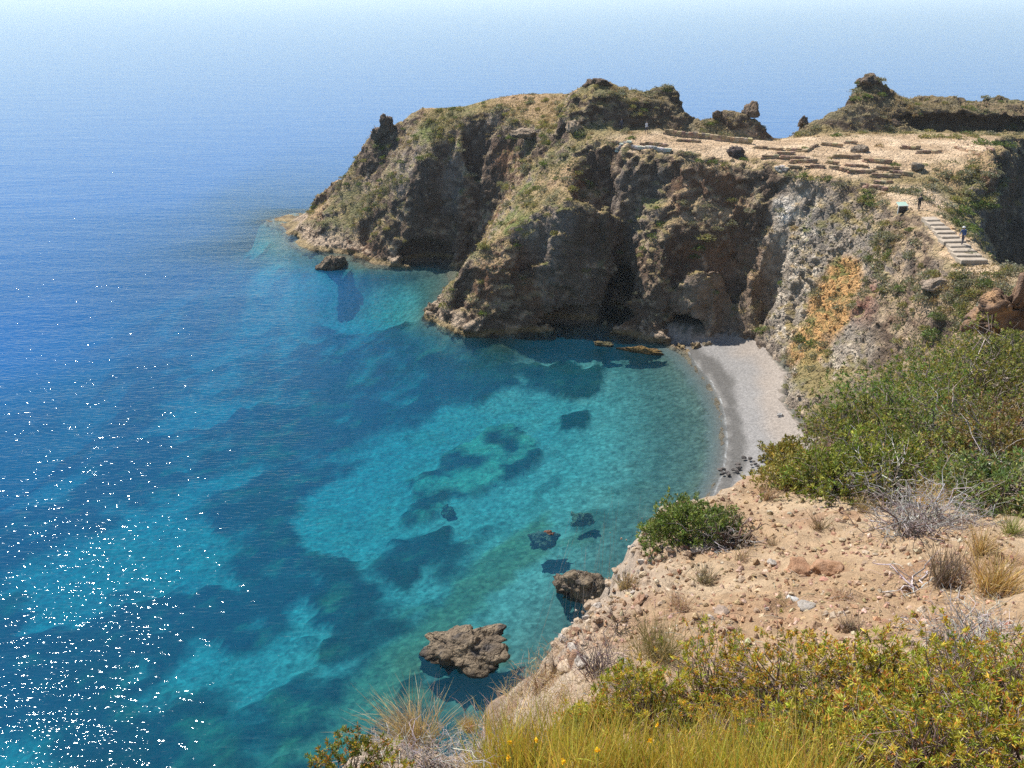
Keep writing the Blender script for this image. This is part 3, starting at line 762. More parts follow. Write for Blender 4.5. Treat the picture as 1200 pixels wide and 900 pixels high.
v_, f_, a_ = compact(np.stack([wx, wy, np.zeros_like(wx)], 1), Fg[ok], {'depth': depth})
tag(mesh_np('sea', v_, f_, M_SEA, True, a_), 'clear turquoise to deep blue sea with sparkling ripples', kind='structure')

# ------------------------------------------------------------------ near hillside
def build_hillside():
    ys = [-3.0]
    while ys[-1] < 46: ys.append(ys[-1] + max(0.022, 0.0062 * (ys[-1] + 3)) * (1.0 if ys[-1] < 30 else 3.0))
    ys = np.array(ys)
    us = np.linspace(-0.75, 1.05, 620)
    U, Yg = np.meshgrid(us, ys, indexing='ij')
    X = U * (Yg * 1.02 + 6.0) + 1.0
    return X, Yg
HXg, HYg = build_hillside()
hx, hy = HXg.ravel(), HYg.ravel()
hz = hill_h(hx, hy)
hP = np.stack([hx, hy, hz], 1)
es = edge_sd(hx, hy)
def soil_relief(P, s):
    n1 = fbm(P, 3.0, 3, 81); n2 = fbm(P, 0.9, 4, 82); n3 = fbm(P, 0.22, 2, 83)
    edge = sstep(-2.2, 0.3, s)
    scarp = np.maximum(0, vnoise(P * np.array([.8, 1.6, 1]), 1.1, 84) - .15)
    rill = np.abs(vnoise(P * np.array([1, .35, 1]), .55, 86))
    clod = facets(P, .42, 701, (1, 1, 1)) * sstep(-.25, .3, vnoise(P, 1.7, 87))
    return 0.22 * n1 + 0.20 * n2 + 0.05 * n3 - 0.30 * scarp - .07 * (1 - rill) ** 4 + .075 * clod + edge * (0.45 * fbm(P, 1.0, 3, 85) + .16 * facets(P, .5, 721, (1, 1, 1)))
def ground(x, y):
    """height of the near hillside as built"""
    x = np.atleast_1d(np.asarray(x, float)); y = np.atleast_1d(np.asarray(y, float))
    z = hill_h(x, y); P = np.stack([x, y, z], 1)
    return z + soil_relief(P, edge_sd(x, y)) * sstep(-2.5, 1.5, y + 1.5)
hz = ground(hx, hy)
hV = np.stack([hx, hy, hz], 1)
hF = grid_faces(*HXg.shape)[:, ::-1]
hN = vert_normals(hV, hF)
if hN[:, 2].mean() < 0: hF = hF[:, ::-1]; hN = -hN
out = es > 0.4
hV = hV + hN * (out * 0.9 * np.clip(es, 0, 3) * 0.4 * fbm(hV, 1.6, 3, 88))[:, None]
def hill_colour(P, N, s):
    n1 = fbm(P, 2.6, 3, 91); n2 = fbm(P, .7, 3, 92); n3 = fbm(P, .16, 2, 93)
    c = np.tile(np.array([0.345, 0.235, 0.14]), (len(P), 1))
    c = lerp(c, (0.42, 0.315, 0.205), sstep(-.2, .4, n1))
    c = lerp(c, (0.27, 0.155, 0.09), sstep(.1, .5, n2) * .7)
    c = lerp(c, (0.36, 0.30, 0.24), sstep(-1.2, 0.2, s + .5 * n1) * .8)
    c = lerp(c, (0.22, 0.17, 0.13), sstep(0.4, 2.0, s))
    w = sstep(17, 22, P[:, 1] + n1)
    c = lerp(c, (0.20, 0.16, 0.085), w * .7)
    return np.clip(c * (1 + .22 * n3)[:, None], .01, .9)
M_SOIL = rock_material('dry_soil', 0.6, 6.0)
hillside = mesh_np('hillside', hV, hF, M_SOIL, True, {'col': hill_colour(hV, hN, es)})
tag(hillside, 'dry ochre soil slope falling away to the cove', kind='structure')
# ------------------------------------------------------------------ finding the ground
from mathutils.bvhtree import BVHTree
BVH_HEAD = BVHTree.FromPolygons(HV.tolist(), HF.tolist())
CAMV = Vector((0, 0, CAM_H))
def hit_head(px, py):
    """where the line of sight meets the headland"""
    d = Vector(ray(px, py)).normalized()
    h = BVH_HEAD.ray_cast(CAMV, d)
    return h[0]
def head_z(x, y, z0=60):
    h = BVH_HEAD.ray_cast(Vector((x, y, z0)), Vector((0, 0, -1)))
    return h[0].z if h[0] is not None else None
BVH_HILL = BVHTree.FromPolygons(hV.tolist(), hF.tolist())
def hit_ground(px, py):
    """where the line of sight meets the near hillside"""
    d = Vector(ray(px, py)).normalized()
    h = BVH_HILL.ray_cast(CAMV, d)[0]
    return h if h is not None else CAMV + d * 40

# ------------------------------------------------------------------ mesh makers for plants and stones
def unit(a): return a / np.maximum(np.linalg.norm(a, axis=-1, keepdims=True), 1e-9)
def perp(D, r):
    R = r.normal(size=D.shape)
    return unit(np.cross(D, R))
def leaf_mesh(B, D, Ln, W, C, r, droop=0.15):
    """diamond leaves: base points, directions, lengths, widths, colours"""
    D = unit(D); S = perp(D, r); n = len(B)
    U = np.cross(S, D)
    V = np.empty((n, 4, 3))
    V[:, 0] = B
    V[:, 1] = B + D * (Ln * .5)[:, None] + S * (W * .5)[:, None] + U * (Ln * droop * .5)[:, None]
    V[:, 2] = B + D * Ln[:, None]
    V[:, 3] = B + D * (Ln * .5)[:, None] - S * (W * .5)[:, None] + U * (Ln * droop * .5)[:, None]
    return V.reshape(-1, 3), np.arange(n * 4).reshape(n, 4), np.repeat(C, 4, 0)
def blade_mesh(B, D, Ln, W, C, r, bend=0.4, k=5, down=1.0):
    """grass blades and stalks bending over under their weight"""
    n = len(B); D = unit(D); S = perp(D, r)
    t = np.linspace(0, 1, k)[None, :, None]
    side = unit(r.normal(size=(n, 3)) * np.array([1, 1, .2]))
    be = (bend * r.uniform(.3, 1.3, n))[:, None, None]
    P = B[:, None] + D[:, None] * t * Ln[:, None, None] + (side[:, None] * .7 + np.array([0, 0, -down])[None, None]) * (t ** 2) * be * Ln[:, None, None] * .6
    w = (W[:, None] * np.array([1, .95, .8, .55, .12])[None, :k])[:, :, None] if k == 5 else (W[:, None] * np.linspace(1, .15, k)[None])[:, :, None]
    V = np.stack([P - S[:, None] * w * .5, P + S[:, None] * w * .5], 2).reshape(n, k * 2, 3)
    base = (np.arange(n) * k * 2)[:, None]
    F = np.concatenate([base + np.array([[2 * i, 2 * i + 1, 2 * i + 3, 2 * i + 2]]) for i in range(k - 1)], 0)
    return V.reshape(-1, 3), F, np.repeat(C, k * 2, 0)
def tube_mesh(P, R, C, sides=4):
    """P (n,k,3) paths, R (n,k) radii"""
    n, k, _ = P.shape
    T = unit(np.gradient(P, axis=1))
    ref = np.where(np.abs(T[..., 2:3]) > .9, np.array([1., 0, 0]), np.array([0, 0, 1.]))
    A = unit(np.cross(T, ref)); Bq = np.cross(T, A)
    an = np.arange(sides) * 2 * math.pi / sides
    V = P[:, :, None] + R[:, :, None, None] * (A[:, :, None] * np.cos(an)[None, None, :, None] + Bq[:, :, None] * np.sin(an)[None, None, :, None])
    base = (np.arange(n) * k * sides)[:, None]
    F = []
    for i in range(k - 1):
        for j in range(sides):
            j2 = (j + 1) % sides
            F.append(base + np.array([[i * sides + j, i * sides + j2, (i + 1) * sides + j2, (i + 1) * sides + j]]))
    return V.reshape(-1, 3), np.concatenate(F, 0), np.repeat(C, k * sides, 0)
def twig_paths(B, tip, r, k=5, wob=.12):
    n = len(B); t = np.linspace(0, 1, k)[None, :, None]
    P = B[:, None] * (1 - t) + tip[:, None] * t
    Ln = np.linalg.norm(tip - B, axis=1)[:, None, None]
    w = r.normal(size=(n, k, 3)) * wob * Ln; w[:, 0] = 0
    sag = np.sin(t * math.pi) * Ln * .10
    P = P + w * .5; P[:, :, 2] += sag[:, :, 0]
    return P
def merge(parts):
    V, F, C = [], [], []; o = 0
    for v, f, c in parts:
        V.append(v); F.append(f + o); C.append(c); o += len(v)
    return np.concatenate(V), np.concatenate(F), np.concatenate(C)
def pal(cols, n, r, var=.15, w=None):
    cols = np.array(cols, float)
    i = r.choice(len(cols), n, p=w)
    return np.clip(cols[i] * (1 + var * r.normal(size=(n, 1))) * (1 + .06 * r.normal(size=(n, 3))), .004, .9)

def leaf_material(name, trans=0.30, rough=.6):
    t = NT(name)
    c = t.attr('col').outputs['Color']
    d = t.n('BsdfPrincipled', {'Base Color': c, 'Roughness': rough, 'Specular IOR Level': .25})
    tl = t.n('BsdfTranslucent', {'Color': t.mix(1.0, c, (1.25, 1.2, .7, 1), 'MULTIPLY')})
    return t.finish(t.n('MixShader', {0: trans, 1: d, 2: tl}))
M_LEAF = leaf_material('leaf'); M_DRY = leaf_material('dry_blade', .25, .75)
t = NT('bark'); cc = t.mix(1.0, t.attr('col').outputs['Color'], t.ramp(t.noise(40, 4, .6, t.pos()).outputs[0], [(.3, .6), (.7, 1.3)]), 'MULTIPLY')
M_BARK = t.finish(t.n('BsdfPrincipled', {'Base Color': cc, 'Roughness': .9, 'Specular IOR Level': .1}))

def dome_tips(n, r, shell=.45, lobes=.3, seed=0, low=-.05):
    d = unit(r.normal(size=(int(n * 2.6), 3)))
    d = d[d[:, 2] > low][:n]
    lob = 1 + lobes * (fbm(d + 10, .55, 2, seed) * 1.8)
    rad = (shell + (1 - shell) * r.uniform(0, 1, len(d)) ** .5) * lob
    return d, d * rad[:, None]
def make_shrub(name, loc, size, tips, leaves, ll, lw, cols, weights, label, cat='shrub', group=None, seed=1, stems=60, bark=(.16, .12, .09), tipcol=None, tipw=.0, lean=(0, 0), lobes=.3, shell=.45, low=-.05):
    r = np.random.default_rng(seed)
    root = empty(name, loc)
    tag(root, label, cat, group)
    d, p = dome_tips(tips, r, shell, lobes, seed, low)
    sx, sy, sz = size
    P = p * np.array([sx, sy, sz]); P[:, 0] += lean[0] * p[:, 2]; P[:, 1] += lean[1] * p[:, 2]
    P[:, 2] += .02
    n = len(P)
    ax = unit(d * .55 + np.array([0, 0, .75]) + .35 * r.normal(size=(n, 3)))
    B = np.repeat(P, leaves, 0); A = np.repeat(ax, leaves, 0)
    D = unit(A * r.uniform(.25, 1.0, (n * leaves, 1)) + .75 * unit(r.normal(size=(n * leaves, 3))))
    B = B - A * (r.uniform(0, 1.3, (n * leaves, 1)) * ll)
    clump = fbm(P + seed * 3.1, max(size) * .45, 2, seed + 5)
    C = np.repeat(pal(cols, n, r, .16, weights) * (1 + .55 * clump)[:, None], leaves, 0) * (1 + .12 * r.normal(size=(n * leaves, 1)))
    if tipcol is not None:
        m = r.uniform(size=n * leaves) < tipw
        m &= np.repeat(r.uniform(size=n) < .75, leaves)
        C[m] = pal(tipcol, int(m.sum()), r, .2)
    C = np.clip(C, .004, .9)
    v, f, c = leaf_mesh(B, D, ll * r.uniform(.7, 1.25, n * leaves), lw * r.uniform(.7, 1.2, n * leaves), C, r)
    tag(mesh_np('foliage', v, f, M_LEAF, False, {'col': c}, root), kind='stuff')
    k = min(stems, n)
    sel = r.choice(n, k, replace=False)
    b0 = np.concatenate([r.normal(size=(k, 2)) * np.array([sx, sy]) * .10, np.full((k, 1), -.08)], 1)
    tp = twig_paths(b0, P[sel], r, 6, .10)
    rad = np.linspace(1, .28, 6)[None] * (max(.004, .011 * max(size)) * r.uniform(.5, 1.3, (k, 1)))
    v, f, c = tube_mesh(tp, rad, pal([bark, tuple(1.5 * q for q in bark)], k, r))
    tag(mesh_np('branches', v, f, M_BARK, True, {'col': c}, root), kind='stuff')
    return root
def make_tuft(name, loc, n, ln, spread, w, cols, label, cat='grass tuft', group=None, seed=1, bend=.5, weights=None, base=.06, lean=(0, 0), parent_name='blades', up=1.0):
    r = np.random.default_rng(seed)
    o_loc = loc
    B = np.concatenate([r.normal(size=(n, 2)) * base, np.full((n, 1), -.03)], 1)
    D = np.concatenate([r.normal(size=(n, 2)) * spread + np.array(lean), np.full((n, 1), up)], 1)
    v, f, c = blade_mesh(B, D, ln * r.uniform(.45, 1.15, n), w * r.uniform(.6, 1.3, n), pal(cols, n, r, .18, weights), r, bend)
    o = mesh_np(name, v, f, M_DRY, False, {'col': c})
    o.location = o_loc
    return tag(o, label, cat, group)
def make_twigs(name, loc, n, ln, spread, rad, cols, label, cat='dead branches', group=None, seed=1, flat=.6, base=.1, sub=2):
    """a tangle of bare forking twigs"""
    r = np.random.default_rng(seed)
    B = np.concatenate([r.normal(size=(n, 2)) * base, np.full((n, 1), -.02)], 1)
    D = unit(np.concatenate([r.normal(size=(n, 2)) * spread, r.uniform(.05, 1, (n, 1)) * flat], 1))
    L1 = ln * r.uniform(.4, 1.1, n)
    tp = twig_paths(B, B + D * L1[:, None], r, 6, .16)
    parts = [tube_mesh(tp, np.linspace(1, .35, 6)[None] * rad * r.uniform(.5, 1.3, (n, 1)), pal(cols, n, r))]
    for s_ in range(sub):
        j = r.integers(2, 5, n)
        b = tp[np.arange(n), j]
        dd = unit(D + .8 * r.normal(size=(n, 3)) * np.array([1, 1, .6]))
        t2 = twig_paths(b, b + dd * (L1 * r.uniform(.25, .6, n))[:, None], r, 4, .14)
        parts.append(tube_mesh(t2, np.linspace(.5, .2, 4)[None] * rad * r.uniform(.6, 1.2, (n, 1)), pal(cols, n, r), 3))
    v, f, c = merge(parts)
    v[:, 2] = np.maximum(v[:, 2], -.06)
    o = mesh_np(name, v, f, M_BARK, True, {'col': c})
    o.location = loc
    return tag(o, label, cat, group)

import bmesh
def ico(sub):
    bm = bmesh.new(); bmesh.ops.create_icosphere(bm, subdivisions=sub, radius=1.0)
    V = np.array([v.co[:] for v in bm.verts]); F = np.array([[v.index for v in f.verts] for f in bm.faces]); bm.free()
    return V, F
ICO = {k: ico(k) for k in (2, 3, 4, 5)}
def stone_mesh(name, size, seed, sub=3, mat=None, cols=((.3, .25, .2),), rough=.5, foot=.55):
    """an angular broken stone: facets of its own, flattened foot"""
    V, F = ICO[sub]; V = V.copy(); r = np.random.default_rng(seed)
    dirs = unit(r.normal(size=(14, 3))); dist = r.uniform(.55, .95, 14)
    for d_, q in zip(dirs, dist):                 # shave the ball with random planes
        e = V @ d_ - q
        V = V - np.maximum(e, 0)[:, None] * d_[None] * .95
    off = seed * 7.7
    V = V * (1 + rough * (.22 * fbm(V + off, .8, 3, seed) + .34 * facets(V + off, .55, seed + 3) + .16 * facets(V + off, .26, seed + 5)))[:, None]
    V = V * np.array(size)
    if foot: V[:, 2] = np.maximum(V[:, 2], -size[2] * foot)
    else: V[:, 2] = np.where(V[:, 2] < 0, V[:, 2] * max(1.0, 2.4 / size[2]), V[:, 2]); V[:, :2] *= (1 - .22 * np.clip(-V[:, 2:3] / 2.4, 0, 1))
    n3 = fbm(V + off, max(size) * .5, 3, seed + 9)
    cols = np.array(cols, float)
    c = cols[0][None] * (1 + .45 * n3)[:, None]
    if len(cols) > 1: c = lerp(c, cols[1], sstep(-.15, .45, fbm(V - off, max(size) * .35, 3, seed + 2)))
    if len(cols) > 2: c = lerp(c, cols[2], sstep(.1, .5, fbm(V + 2 * off, max(size) * .3, 2, seed + 4)))
    if not foot: c = c * (1 - .55 * (1 - sstep(.05, .3, V[:, 2] + .12 * n3)))[:, None]      # wet foot
    return mesh_np(name, V, F, mat or M_STONE, False if sub < 4 else True, {'col': np.clip(c, .01, .9)}, link=False)
M_STONE = rock_material('loose_stone', 0.5, 8.0)
def put(name, me, loc, rz=0.0, sc=1.0, tilt=(0, 0)):
    o = bpy.data.objects.new(name, me); COL.objects.link(o)
    o.location = loc; o.rotation_euler = (tilt[0], tilt[1], rz)
    o.scale = (sc, sc, sc) if not isinstance(sc, tuple) else sc
    return o

# ------------------------------------------------------------------ rocks in the sea and on the beach
SEA_ROCK = ((.20, .155, .11), (.30, .235, .16), (.11, .095, .085))
def sea_rock(px, py, wpx, hh, label, seed, cols=SEA_ROCK, asp=.75, z=0.0, name='sea_rock', rot=0.0, group=None):
    c = PZ(px, py, z)
    slant = math.sqrt(c[0] ** 2 + c[1] ** 2 + (CAM_H - z) ** 2)
    w = wpx * slant / FPX * .5
    me = stone_mesh(name, (w * 1.12, w * asp * 1.12, hh), seed, 5, M_ROCK, cols, rough=1.3, foot=0 if abs(z) < .1 else .55)
    return tag(put(name, me, c, rot), label, 'rock', group)
sea_rock(541, 760, 84, 1.2, 'large pitted brown rock standing in the clear water below the dry grass', 11, rot=.3)
sea_rock(682, 690, 56, 1.3, 'tan rock in the shallows touching the foot of the soil slope', 12)
sea_rock(640, 632, 34, .75, 'dark reddish rock just under the water surface', 13, ((.24, .12, .08), (.15, .09, .065)), z=-.75)
sea_rock(683, 610, 24, .7, 'small brown rock fully under the water, near the reddish rock', 14, ((.26, .16, .09), (.18, .12, .08)), z=-1.3)
sea_rock(524, 601, 18, .7, 'small sunken rock on the turquoise sand beside the dark reef', 15, ((.26, .2, .11), (.2, .16, .1)), z=-4.6)
sea_rock(392, 312, 30, 2.3, 'small brown rock stack in the water off the cape foot', 16, rot=.8)
sea_rock(748, 412, 42, .7, 'flat yellow-brown reef rock breaking the surface off the beach', 17, ((.26, .17, .06), (.17, .11, .05)), asp=.32, rot=-.35)
sea_rock(707, 405, 26, .5, 'low greenish reef rock awash beside the headland foot', 18, ((.12, .11, .06), (.17, .13, .06)), asp=.35, rot=-.2)
sea_rock(512, 368, 26, 1.6, 'dark rock lump at the tip of the second headland', 19)
BEACH_ROCK = ((.42, .34, .23), (.5, .42, .31))
sea_rock(827, 407, 13, .9, 'pale rounded boulder where the beach meets the shaded wall', 21, BEACH_ROCK, z=.3, name='beach_boulder')
sea_rock(816, 408, 12, .7, 'tan broken boulder beside the pale boulder at the waterline', 22, ((.34, .25, .14), (.2, .15, .1)), z=.2, name='beach_boulder')
sea_rock(915, 487, 6, .35, 'white stone lying on the shingle under the cliff', 23, ((.75, .73, .7), (.6, .58, .55)), z=1.6, name='beach_boulder')
r_ = np.random.default_rng(5)
stone_protos = [stone_mesh('stone', (1, r_.uniform(.6, .9), r_.uniform(.5, .75)), 100 + k, 3, M_STONE, c) for k, c in enumerate(
    [((.36, .27, .19), (.45, .36, .27)), ((.30, .21, .14), (.38, .28, .2)), ((.42, .37, .32), (.32, .27, .22)), ((.28, .17, .11), (.4, .27, .18)), ((.40, .30, .2), (.5, .42, .33))])]
dark_protos = [stone_mesh('dark_boulder', (1, r_.uniform(.6, .9), r_.uniform(.5, .8)), 120 + k, 3, M_STONE, ((.10, .09, .085), (.17, .15, .135))) for k in range(4)]
for k in range(22):
    px, py = r_.uniform(838, 905), 0
    py = 560 - (px - 838) * .36 + r_.normal() * 6
    z = 0.25 + .9 * (px - 838) / 70
    c = PZ(px, py, z)
    tag(put('dark_boulder', dark_protos[k % 4], c, r_.uniform(0, 6), r_.uniform(.14, .34)), 'dark boulder in the jumble at the near end of the beach', 'boulder', 'dark boulders at the near end of the beach')
for k in range(16):
    px, py = r_.uniform(903, 930), r_.uniform(455, 484)
    hb = hit_head(px, py); c = hb if hb is not None and hb.y > 82 else PZ(px, py, 1.6)
    tag(put('fallen_block', dark_protos[k % 4], c, r_.uniform(0, 6), r_.uniform(.2, .45), (r_.normal() * .3, r_.normal() * .3)), 'dark grey fallen block at the foot of the pale cliff', 'boulder', 'fallen blocks under the pale cliff')

# ------------------------------------------------------------------ pinnacles and boulders on the headland
HR = ((.17, .125, .09), (.24, .18, .13), (.12, .10, .085))
def crag_thing(px, py, wpx, hpx, label, seed, name, Yd=None, cols=HR, rough=1.4, asp=.8, sink=.25, cat='rock'):
    c = Vector(PY(px, py, Yd)) if Yd else hit_head(px, py)
    d = (c - CAMV).length
    w, h = wpx * d / FPX * .5, hpx * d / FPX
    me = stone_mesh(name, (w * 1.2, w * asp * 1.2, h * .62), seed, 4, M_ROCK, cols, rough)
    return tag(put(name, me, c + Vector((0, 0, h * (.5 - sink)))), label, cat)
crag_thing(452, 156, 13, 23, 'upright brown rock pinnacle on the seaward edge of the cape', 31, 'rock_pinnacle', 163.5)
crag_thing(444, 162, 14, 16, 'leaning rock block just below the pinnacle of the cape', 30, 'rock_pinnacle', 164.5)
crag_thing(880, 136, 19, 16, 'knobbly dark rock head perched on the crag behind the plateau', 32, 'perched_rock', 133.3)
crag_thing(841, 138, 9, 10, 'small round rock balanced on the crag behind the plateau', 33, 'perched_rock', 133.4)
crag_thing(941, 147, 10, 12, 'thin rock tooth beside the gap with the sea behind', 34, 'rock_pinnacle', 132.8)
crag_thing(1017, 99, 24, 13, 'dark jagged rock peak on top of the far crag', 35, 'rock_pinnacle', 138)
crag_thing(704, 100, 30, 12, 'rounded rock knoll on top of the flat-topped crag', 38, 'rock_pinnacle', 139, sink=.42)
crag_thing(862, 183, 14, 12, 'dark angular boulder at the plateau edge', 36, 'boulder', None, ((.09, .075, .07), (.14, .11, .1)))
crag_thing(671, 154, 15, 16, 'pale tan boulder leaning at the foot of the flat-topped crag', 37, 'boulder', None, ((.38, .29, .2), (.46, .37, .27)))
crag_thing(1007, 178, 15, 9, 'squared grey stone block among the ruins', 39, 'stone_block', None, ((.3, .24, .18), (.36, .3, .23)), .5)
crag_thing(1074, 199, 14, 11, 'grey stone block at the edge of the sandy field', 40, 'stone_block', None, ((.27, .22, .17), (.34, .28, .22)), .6)
crag_thing(1096, 338, 26, 15, 'pale rounded rock outcrop on the scrubby slope under the steps', 41, 'rock_outcrop', None, ((.36, .28, .21), (.44, .35, .27)), .8)
crag_thing(618, 158, 30, 10, 'slanting tan rock slab between the two headlands', 42, 'rock_slab', None, ((.36, .28, .2), (.25, .19, .14)), 1.2, sink=.5)

# ------------------------------------------------------------------ ruins of the village
WALL_C = [(.34, .25, .165), (.40, .30, .20), (.26, .19, .13)]
def ruin_wall(pts, h, label, seed, cols=WALL_C, thick=.45, group='low ruin walls on the plateau'):
    r = np.random.default_rng(seed)
    W = [hit_head(*p) for p in pts]
    parts = []
    org = W[0].copy()
    for a, b in zip(W[:-1], W[1:]):
        L_ = (b - a).length; n = max(2, int(L_ / .55))
        for i in range(n):
            for lay in (0, 1):
                f_ = (i + .5 + .25 * lay) / n
                p = a.lerp(b, min(f_, 1))
                z = head_z(p.x, p.y)
                z = p.z if z is None or abs(z - p.z) > 2.5 else z
                V, F = ICO[2]
                q = np.sign(V) * np.abs(V) ** .45
                s_ = np.array([L_ / n * .62 * r.uniform(.85, 1.15), thick * .5 * r.uniform(.8, 1.2), h * .36 * r.uniform(.7, 1.2)])
                an = math.atan2(b.y - a.y, b.x - a.x) + r.normal() * .12
                q = q * s_ * (1 + .12 * r.normal(size=(len(q), 1)))
                x_, y_ = q[:, 0] * math.cos(an) - q[:, 1] * math.sin(an), q[:, 0] * math.sin(an) + q[:, 1] * math.cos(an)
                pos = np.array([p.x - org.x, p.y - org.y, z - org.z + h * (.15 + .5 * lay)])
                parts.append((np.stack([x_, y_, q[:, 2]], 1) + pos, F, pal(cols, 1, r).repeat(len(q), 0)))
    v, f, c = merge(parts)
    o = mesh_np('ruin_wall', v, f, M_STONE, False, {'col': c}); o.location = org
    return tag(o, label, 'wall', group)
ruin_wall([(778, 157), (830, 163), (880, 169)], .75, 'long straight dry-stone wall in front of the rear crags', 1, group=None)
ruin_wall([(721, 179), (755, 175), (786, 178)], .4, 'pale flat-topped wall along the edge of the plateau', 2, [(.5, .47, .42), (.42, .4, .36)], group=None)
ruin_wall([(908, 197), (922, 200)], .5, 'short pale wall stub on the cliff edge by the shrubs', 3, [(.48, .44, .39)], group=None)
RW = [[(712, 168), (739, 169)], [(750, 169), (780, 171)], [(792, 165), (820, 167)], [(883, 173), (917, 176)], [(921, 176), (944, 178), (958, 171)], [(909, 181), (930, 181)],
      [(892, 186), (911, 185)], [(914, 186), (947, 188)], [(925, 191), (956, 191)], [(922, 197), (936, 197)], [(942, 198), (965, 197)], [(975, 185), (1006, 186)], [(990, 194), (1016, 196)],
      [(1010, 189), (1042, 192)], [(968, 191), (981, 193)], [(971, 197), (992, 201)], [(993, 203), (1025, 202)], [(1024, 198), (1052, 199)], [(1020, 207), (1053, 208)], [(1023, 214), (1044, 215)],
      [(1008, 217), (1038, 224)], [(1055, 174), (1077, 175)], [(1073, 180), (1102, 179)], [(1118, 174), (1163, 178)], [(1040, 203), (1068, 207)], [(989, 168), (1002, 169)], [(962, 170), (986, 173)]]
for k, w_ in enumerate(RW):
    ruin_wall(w_, float(r_.uniform(.32, .5)), 'low broken dry-stone ruin wall on the sandy plateau', 10 + k)

# ------------------------------------------------------------------ stone steps
t = NT('worn_step'); cc = t.ramp(t.noise(2.5, 5, .65, t.pos()).outputs[0], [(.3, (.29, .235, .175)), (.7, (.48, .40, .31))])
M_STEP = t.finish(t.n('BsdfPrincipled', {'Base Color': cc, 'Roughness': .9, 'Normal': t.n('Bump', {'Strength': .4, 'Distance': .05, 'Height': t.noise(9, 4, .6, t.pos()).outputs[0]})}))
def box_np(sx, sy, sz, bev=.03):
    bm = bmesh.new(); bmesh.ops.create_cube(bm, size=1.0)
    for v in bm.verts: v.co = Vector((v.co.x * sx, v.co.y * sy, v.co.z * sz))
    bmesh.ops.bevel(bm, geom=bm.edges[:], offset=bev, segments=1, affect='EDGES')
    me = bpy.data.meshes.new('box'); bm.to_mesh(me); bm.free()
    return me
stair = empty('stone_staircase', STAIR_PTS[0])
tag(stair, 'worn stone steps climbing from the path to the terraces', 'staircase')
NST = 10
for k in range(NST):
    f_ = k / (NST - 1)
    p = Vector(STAIR_L[0]).lerp(Vector(STAIR_L[1]), f_); q = Vector(STAIR_R[0]).lerp(Vector(STAIR_R[1]), f_)
    z = STAIR_PTS[0][2] + f_ * (STAIR_PTS[1][2] - STAIR_PTS[0][2])
    m_ = (p + q) * .5; w_ = (Vector((q.x, q.y)) - Vector((p.x, p.y))).length
    me = box_np(w_ * random.uniform(.72, .86), 1.3, .5, .06)
    me.materials.append(M_STEP)
    o = bpy.data.objects.new('step', me); COL.objects.link(o); o.parent = stair
    o.location = (m_.x - stair.location.x + random.uniform(-.08, .08), m_.y - stair.location.y, z - .22 - stair.location.z)
    o.rotation_euler = (0, 0, math.atan2(q.y - p.y, q.x - p.x) + random.uniform(-.06, .06))
    o.rotation_euler.x = random.uniform(-.03, .03); o.rotation_euler.y = random.uniform(-.025, .025)

# ------------------------------------------------------------------ information board by the path
def paint(name, c, rough=.6):
    t = NT(name)
    n_ = t.ramp(t.noise(6, 4, .6, t.pos()).outputs[0], [(.3, tuple(.85 * q for q in c)), (.7, c)])
    return t.finish(t.n('BsdfPrincipled', {'Base Color': n_, 'Roughness': rough}))
M_WHITE, M_GREEN, M_DARKW = paint('white_paint', (.72, .72, .68)), paint('pale_green_paint', (.45, .62, .5)), paint('dark_brown_wood', (.075, .05, .04))
bp_ = hit_head(1057, 250)
board = empty('information_board', bp_, .12); board.scale = (.85, .85, .85)
tag(board, 'white and pale green information stand with dark front beside the path', 'information board')
def bpart(nm, sx, sy, sz, loc, m, rot=(0, 0, 0)):
    me = box_np(sx, sy, sz, .02); me.materials.append(m)
    o = bpy.data.objects.new(nm, me); COL.objects.link(o); o.parent = board; o.location = loc; o.rotation_euler = rot
bpart('front_panel', 1.05, .08, .95, (0, 0, .5), M_DARKW)
bpart('top_panel', 1.3, .95, .07, (0, .28, 1.12), M_GREEN, (.42, 0, 0))
bpart('side_post', .12, .12, 1.15, (-.6, -.02, .5), M_WHITE); bpart('side_post', .12, .12, 1.15, (.6, -.02, .5), M_WHITE)
bpart('top_rail', 1.34, .1, .12, (0, -.16, .98), M_WHITE)

# ------------------------------------------------------------------ people
def skin_body(name, joints, edges, radii, root_i=0):
    me = bpy.data.meshes.new(name)
    me.from_pydata(joints, edges, [])
    o = bpy.data.objects.new(name, me); COL.objects.link(o)
    md = o.modifiers.new('skin', 'SKIN'); md.use_smooth_shade = True
    sk = me.skin_vertices[0].data
    for i, rr in enumerate(radii):
        sk[i].radius = rr if isinstance(rr, tuple) else (rr, rr); sk[i].use_root = (i == root_i)
    o.modifiers.new('sub', 'SUBSURF').levels = 1
    o.modifiers['sub'].render_levels = 1
    dg = bpy.context.evaluated_depsgraph_get()
    m2 = bpy.data.meshes.new_from_object(o.evaluated_get(dg))
    bpy.data.objects.remove(o, do_unlink=True)
    return m2
t = NT('person_cloth'); M_PERSON = t.finish(t.n('BsdfPrincipled', {'Base Color': t.attr('col').outputs['Color'], 'Roughness': .85}))
